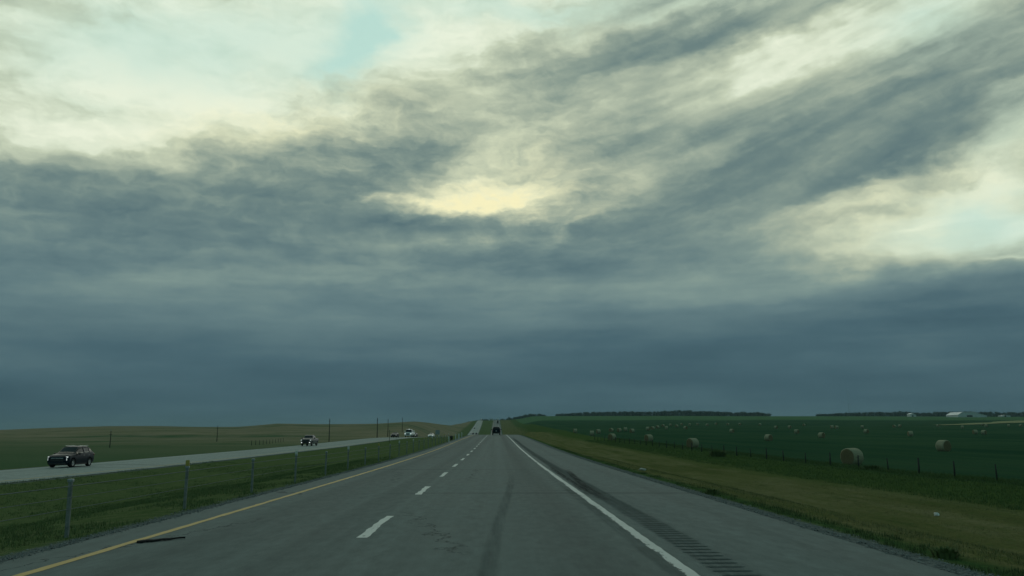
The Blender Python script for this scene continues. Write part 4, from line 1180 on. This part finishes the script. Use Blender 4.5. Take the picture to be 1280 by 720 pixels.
# ---------------------------------------------------------------- far woods: one mass of clumped crowns each
M_WOODS, t_, b_ = material('tree_belt_leaves', 0.9, 0.05)
nw = t_.noise(t_.mapping(pos_node(t_), scale=(0.12, 0.12, 0.12)), 1, 5, 0.6)
t_.l.new(t_.mix(t_.maprange(nw, 0.3, 0.7), (0.030, 0.062, 0.050), (0.060, 0.100, 0.068)), b_.inputs['Base Color'])
def leafball(rng, c, r, n, size):
    """leaf-clump quads through the volume of a crown"""
    u = rng.normal(size=(n, 3)); u /= np.linalg.norm(u, axis=1)[:, None]
    rad_ = r * (0.45 + 0.6 * rng.random(n) ** 0.5)
    p_ = np.array(c) + u * rad_[:, None] * np.array([1, 1, 0.85])
    a = rng.normal(size=(n, 3)); a /= np.linalg.norm(a, axis=1)[:, None]
    b2 = np.cross(a, u + 0.3 * rng.normal(size=(n, 3))); b2 /= (np.linalg.norm(b2, axis=1)[:, None] + 1e-6)
    s = size * (0.6 + 0.8 * rng.random(n))[:, None]
    return np.stack([p_ - a * s - b2 * s, p_ + a * s - b2 * s * 0.8, p_ + a * s + b2 * s, p_ - a * s * 0.8 + b2 * s], axis=1).reshape(-1, 3)
def woods(name, pts, y0, label, seed, step=5.5):
    """pts: (x, height above ground) along the belt"""
    rng = np.random.default_rng(seed); out = []
    x = pts[0][0]
    while x < pts[-1][0]:
        h = (0.88 if seed != 3 else 0.70) * interp(x, pts) * (0.82 + 0.24 * rng.random() + 0.25 * vnoise(x * 0.02, seed))
        for row in range(2):
            y = y0 + row * 14 + 8 * rng.random(); zb = land_z(x, y)
            hh = h * (1 if row else 0.92)
            w_ = 3.6 + 2.2 * rng.random()
            nb = max(2, int(hh / 4))
            for k in range(nb + 1):
                zc = zb + hh * (0.16 + 0.72 * k / nb)
                out.append(leafball(rng, (x + 2.5 * rng.normal(), y + 2 * rng.normal(), zc), w_ * (1.15 - 0.35 * k / nb), 44, 0.8))
        x += step * (0.6 + 0.8 * rng.random())
    v = np.concatenate(out); n = len(v) // 4
    me = np_mesh(name, v, np.arange(n * 4).reshape(n, 4))
    o = link(name, me, M_WOODS); return tag(o, kind='stuff')
woods('tree_belt', [(155, 5.1), (199, 9.1), (239, 12), (360, 12.1), (420, 14.1), (460, 17.1), (504, 15.1), (561, 13.8), (621, 13.2), (641, 9.1), (671, 11.7), (697, 7.1)], 2110, None, 1)
woods('tree_belt', [(822, 6.3), (882, 9.4), (942, 11.5), (983, 12.6), (1043, 14.7), (1063, 10.7), (1087, 9.8), (1123, 13.9), (1204, 15), (1284, 14.1), (1364, 13.1)], 2110, None, 2)
woods('tree_belt', [(-78, 21.9), (-44, 19), (8, 20.9), (40, 17), (82, 7.7), (113, 9.7), (128, 3.4)], 2200, None, 3)

# ---------------------------------------------------------------- grass and stones
def blade_material(name, a, b2, c):
    m, t, b = material(name, 0.85, 0.1)
    p = pos_node(t)
    n = t.noise(t.mapping(p, scale=(0.5, 0.2, 0.3)), 1, 5, 0.6); n2 = t.noise(t.mapping(p, scale=(12, 12, 1)), 1, 3, 0.6)
    t.l.new(t.mix(t.maprange(n2, 0.35, 0.65, 0, 0.7), t.mix(t.maprange(n, 0.35, 0.65), a, b2), c), b.inputs['Base Color'])
    return m
def grass(name, n, sampler, hgt, wid, mat, seed, per=5, spread=0.06, keep=None):
    rng = np.random.default_rng(seed)
    xs, ys = sampler(rng, n)
    if keep is not None:
        k = keep(xs, ys, rng); xs, ys = xs[k], ys[k]
    zs = np.array([land_z(float(x), float(y)) for x, y in zip(xs, ys)])
    N = len(xs)
    sc_ = 0.55 + 0.9 * rng.random(N)
    P = np.repeat(np.stack([xs, ys, zs], 1), per, axis=0); S = np.repeat(sc_, per)
    M_ = N * per
    P[:, :2] += rng.normal(size=(M_, 2)) * spread
    ang_ = rng.random(M_) * 2 * pi; lean = 0.15 + 0.55 * rng.random(M_)
    h = hgt * S * (0.6 + 0.7 * rng.random(M_)); w_ = wid * (0.6 + 0.8 * rng.random(M_))
    d = np.stack([np.cos(ang_), np.sin(ang_), np.zeros(M_)], 1); s = np.stack([-np.sin(ang_), np.cos(ang_), np.zeros(M_)], 1)
    a = P - s * w_[:, None] / 2; b2 = P + s * w_[:, None] / 2
    a[:, 2] -= 0.02; b2[:, 2] -= 0.02
    tip = P + d * (h * lean)[:, None]; tip[:, 2] += h
    v = np.stack([a, b2, tip], 1).reshape(-1, 3)
    return tag(link(name, np_mesh(name, v, np.arange(M_ * 3).reshape(M_, 3)), mat), kind='stuff')
def wedge(x0, x1, y0, y1, pw=1.0):
    """more tufts near the camera"""
    def f(rng, n):
        t = rng.random(n) ** pw
        return x0 + (x1 - x0) * rng.random(n), y0 + (y1 - y0) * t
    return f
def clumpy(sx, sy, lo):
    def f(xs, ys, rng):
        v = np.array([vnoise(float(x) * sx, float(y) * sy) + 0.5 * vnoise(float(x) * sx * 2.7, float(y) * sy * 2.7) for x, y in zip(xs, ys)])
        return v + 0.25 * (rng.random(len(xs)) - 0.5) > lo
    return f
G_DRY = blade_material('dry_mown_grass', (0.165, 0.172, 0.07), (0.225, 0.21, 0.105), (0.105, 0.13, 0.045))
G_GREEN = blade_material('green_grass', (0.075, 0.135, 0.042), (0.105, 0.16, 0.055), (0.155, 0.175, 0.085))
G_LONG = blade_material('long_green_grass', (0.065, 0.122, 0.034), (0.09, 0.15, 0.045), (0.115, 0.145, 0.06))
G_WEED = blade_material('dark_weeds', (0.055, 0.095, 0.034), (0.075, 0.120, 0.044), (0.11, 0.135, 0.058))
grass('mown_grass', 26000, wedge(6.3, 24, 9, 62, 1.5), 0.045, 0.011, G_DRY, 1, 5, 0.05, clumpy(0.7, 0.5, -0.12))
grass('verge_weeds', 3200, wedge(5.66, 6.35, 8, 90, 1.7), 0.05, 0.014, G_WEED, 2, 6, 0.05, clumpy(1.3, 1.1, -0.05))
grass('median_grass', 24000, wedge(-16, -6.45, 9, 60, 1.3), 0.055, 0.013, G_GREEN, 3, 5, 0.06, clumpy(0.5, 0.4, -0.05))
grass('median_grass', 12000, wedge(-28.5, -15, 22, 85, 1.2), 0.07, 0.02, G_GREEN, 4, 5, 0.10, clumpy(0.3, 0.3, 0.0))
grass('long_grass', 17000, wedge(23.5, 36.5, 38, 230, 1.35), 0.13, 0.025, G_LONG, 5, 6, 0.2)
grass('long_grass', 7000, wedge(34.5, 38, 40, 260, 1.35), 0.22, 0.03, G_LONG, 6, 6, 0.2)
def pebbles(name, n, boxes, seed, size):
    rng = np.random.default_rng(seed); vs, fs = [], []
    base = np.array([(1, 0, 0), (-1, 0, 0), (0, 1, 0), (0, -1, 0), (0, 0, 1), (0, 0, -1)], float)
    tri = np.array([(0, 2, 4), (2, 1, 4), (1, 3, 4), (3, 0, 4), (2, 0, 5), (1, 2, 5), (3, 1, 5), (0, 3, 5)])
    for i in range(n):
        x0, x1, y0, y1 = boxes[i % len(boxes)]
        x = x0 + (x1 - x0) * rng.random(); y = y0 + (y1 - y0) * rng.random() ** 1.8
        s = size * (0.4 + rng.random() ** 2 * 1.4)
        v = base * (s * (0.7 + 0.6 * rng.random((6, 1)))) * np.array([1, 1, 0.6]); a = rng.random() * 6.28
        v = v @ np.array([[cos(a), -sin(a), 0], [sin(a), cos(a), 0], [0, 0, 1]])
        vs.append(v + np.array([x, y, land_z(x, y) + s * 0.15])); fs.append(tri + 6 * i)
    return tag(link(name, np_mesh(name, np.concatenate(vs), np.concatenate(fs)), plain('gravel_stone', (0.17, 0.18, 0.175), 0.9, 0.2, var=0.5, scale=9)), kind='stuff')
pebbles('gravel_stones', 5200, [(5.1, 5.8, 7, 60), (-6.65, -5.95, 8, 60)], 7, 0.016)

# ---------------------------------------------------------------- small things lying about
def blob_mesh(name, r, seed, flat_=0.6, sub=2, rough_=0.35):
    rnd = random.Random(seed); bm = bmesh.new(); bmesh.ops.create_icosphere(bm, subdivisions=sub, radius=r)
    for v in bm.verts: v.co *= 1 + rough_ * (rnd.random() - 0.5); v.co.z *= flat_
    me = bpy.data.meshes.new(name); bm.to_mesh(me); bm.free(); return me
o = link('roadside_stone', blob_mesh('roadside_stone', 0.16, 3, 0.5), plain('pale_stone', (0.36, 0.36, 0.32), 0.9)); o.location = (6.67, 38.6, land_z(6.67, 38.6) + 0.03)
tag(o, 'flat pale stone in the grass beside the right shoulder', 'stone')
o = link('litter_paper', blob_mesh('litter_paper', 0.10, 5, 0.8, 2, 0.6), plain('white_paper', (0.75, 0.76, 0.74), 0.8)); o.location = (18.72, 36.0, land_z(18.72, 36) + 0.06)
tag(o, 'crumpled white scrap of paper on the mown verge', 'litter')
# shred of tyre tread beside the yellow line
vs, fs = [], []
rnd = random.Random(4); N = 26
for i in range(N + 1):
    t = i / N; x = -5.16 + 0.52 * t; y = 12.42 + 0.46 * t + 0.0 * t; wv = 0.12 * max(0.0, sin(pi * min(1, t * 1.15 + 0.10))) ** 0.7 * (1 - 0.55 * t) * (1 + 1.1 * (rnd.random() - 0.5)) * (1 - t) ** 0.4 + 0.008
    z = 0.006 + 0.006 * abs(sin(t * 9))
    for s, dz in ((-1, 0), (-0.5, 0.022), (0.5, 0.024), (1, 0)):
        vs.append((x - 0.3 * s * wv, y + s * wv + 0.008 * rnd.random(), z + dz))
for i in range(N):
    for k in range(3):
        a = i * 4 + k; fs.append((a, a + 1, a + 5, a + 4))
    a = i * 4; fs.append((a, a + 4, a + 7, a + 3))
o = link('tyre_shred', mesh('tyre_shred', vs, fs, True), M_RUBBER); tag(o, 'black shred of tyre tread lying beside the yellow line', 'tyre shred')
# weed clumps
def weed(x, y, h, n, seed, label, name='weed_clump', cat='weed', mat=G_WEED, spread=0.16):
    rng = np.random.default_rng(seed); vs, fs = [], []
    root = empty(name, (x, y, land_z(x, y)), label, cat)
    for part in range(2):
        vs, fs = [], []
        for i in range(n // 2):
            a = rng.random() * 2 * pi; r0 = spread * rng.random(); hh = h * (0.5 + 0.6 * rng.random()); ln = hh * (0.2 + 0.7 * rng.random()); wv = 0.02 + 0.035 * rng.random() * h * 2
            bx, by = r0 * cos(a), r0 * sin(a); s = len(vs)
            sx_, sy_ = -sin(a) * wv / 2, cos(a) * wv / 2
            mx2, my2 = bx + cos(a) * ln * 0.45, by + sin(a) * ln * 0.45
            vs += [(bx - sx_, by - sy_, -0.03), (bx + sx_, by + sy_, -0.03), (mx2 + sx_ * 1.3, my2 + sy_ * 1.3, hh * 0.62), (mx2 - sx_ * 1.3, my2 - sy_ * 1.3, hh * 0.62), (bx + cos(a) * ln, by + sin(a) * ln, hh)]
            fs += [(s, s + 1, s + 2, s + 3), (s + 3, s + 2, s + 4)]
        link('leaves' if part == 0 else 'stems', mesh('leaves', vs, fs), mat if part == 0 else G_GREEN, root)
weed(5.84, 22.9, 0.16, 110, 1, 'dark tuft of weeds growing at the edge of the right shoulder')
weed(5.95, 11.3, 0.14, 120, 2, 'leafy dark weed clump at the shoulder edge near the bottom right corner')
weed(30.0, 114, 0.85, 700, 3, 'dark bush at the fence line in front of the bales', 'bush', 'bush', G_WEED, 1.0)
weed(35.5, 79.5, 0.5, 300, 4, 'low dark bush by the fence right of the nearest bale', 'bush', 'bush', G_WEED, 1.0)


# ---------------------------------------------------------------- thin evening haze over the plain
HAZE = 0.00009
if HAZE > 0:
    hz = bpy.data.meshes.new('haze')
    x0, x1, y0, y1, z0, z1 = -7600, 7600, -700, 9600, -40, 116
    v = [(x0, y0, z0), (x1, y0, z0), (x1, y1, z0), (x0, y1, z0), (x0, y0, z1), (x1, y0, z1), (x1, y1, z1), (x0, y1, z1)]
    hz.from_pydata(v, [], [(0, 3, 2, 1), (4, 5, 6, 7), (0, 1, 5, 4), (1, 2, 6, 5), (2, 3, 7, 6), (3, 0, 4, 7)])
    ho = bpy.data.objects.new('haze', hz); COL.objects.link(ho); ho['kind'] = 'stuff'
    hm = bpy.data.materials.new('haze'); hm.use_nodes = True; hz.materials.append(hm)
    for nd in list(hm.node_tree.nodes): hm.node_tree.nodes.remove(nd)
    pv = hm.node_tree.nodes.new('ShaderNodeVolumePrincipled'); ho_ = hm.node_tree.nodes.new('ShaderNodeOutputMaterial')
    pv.inputs['Color'].default_value = (0.52, 0.72, 0.76, 1); pv.inputs['Density'].default_value = HAZE
    hm.node_tree.links.new(pv.outputs[0], ho_.inputs['Volume'])
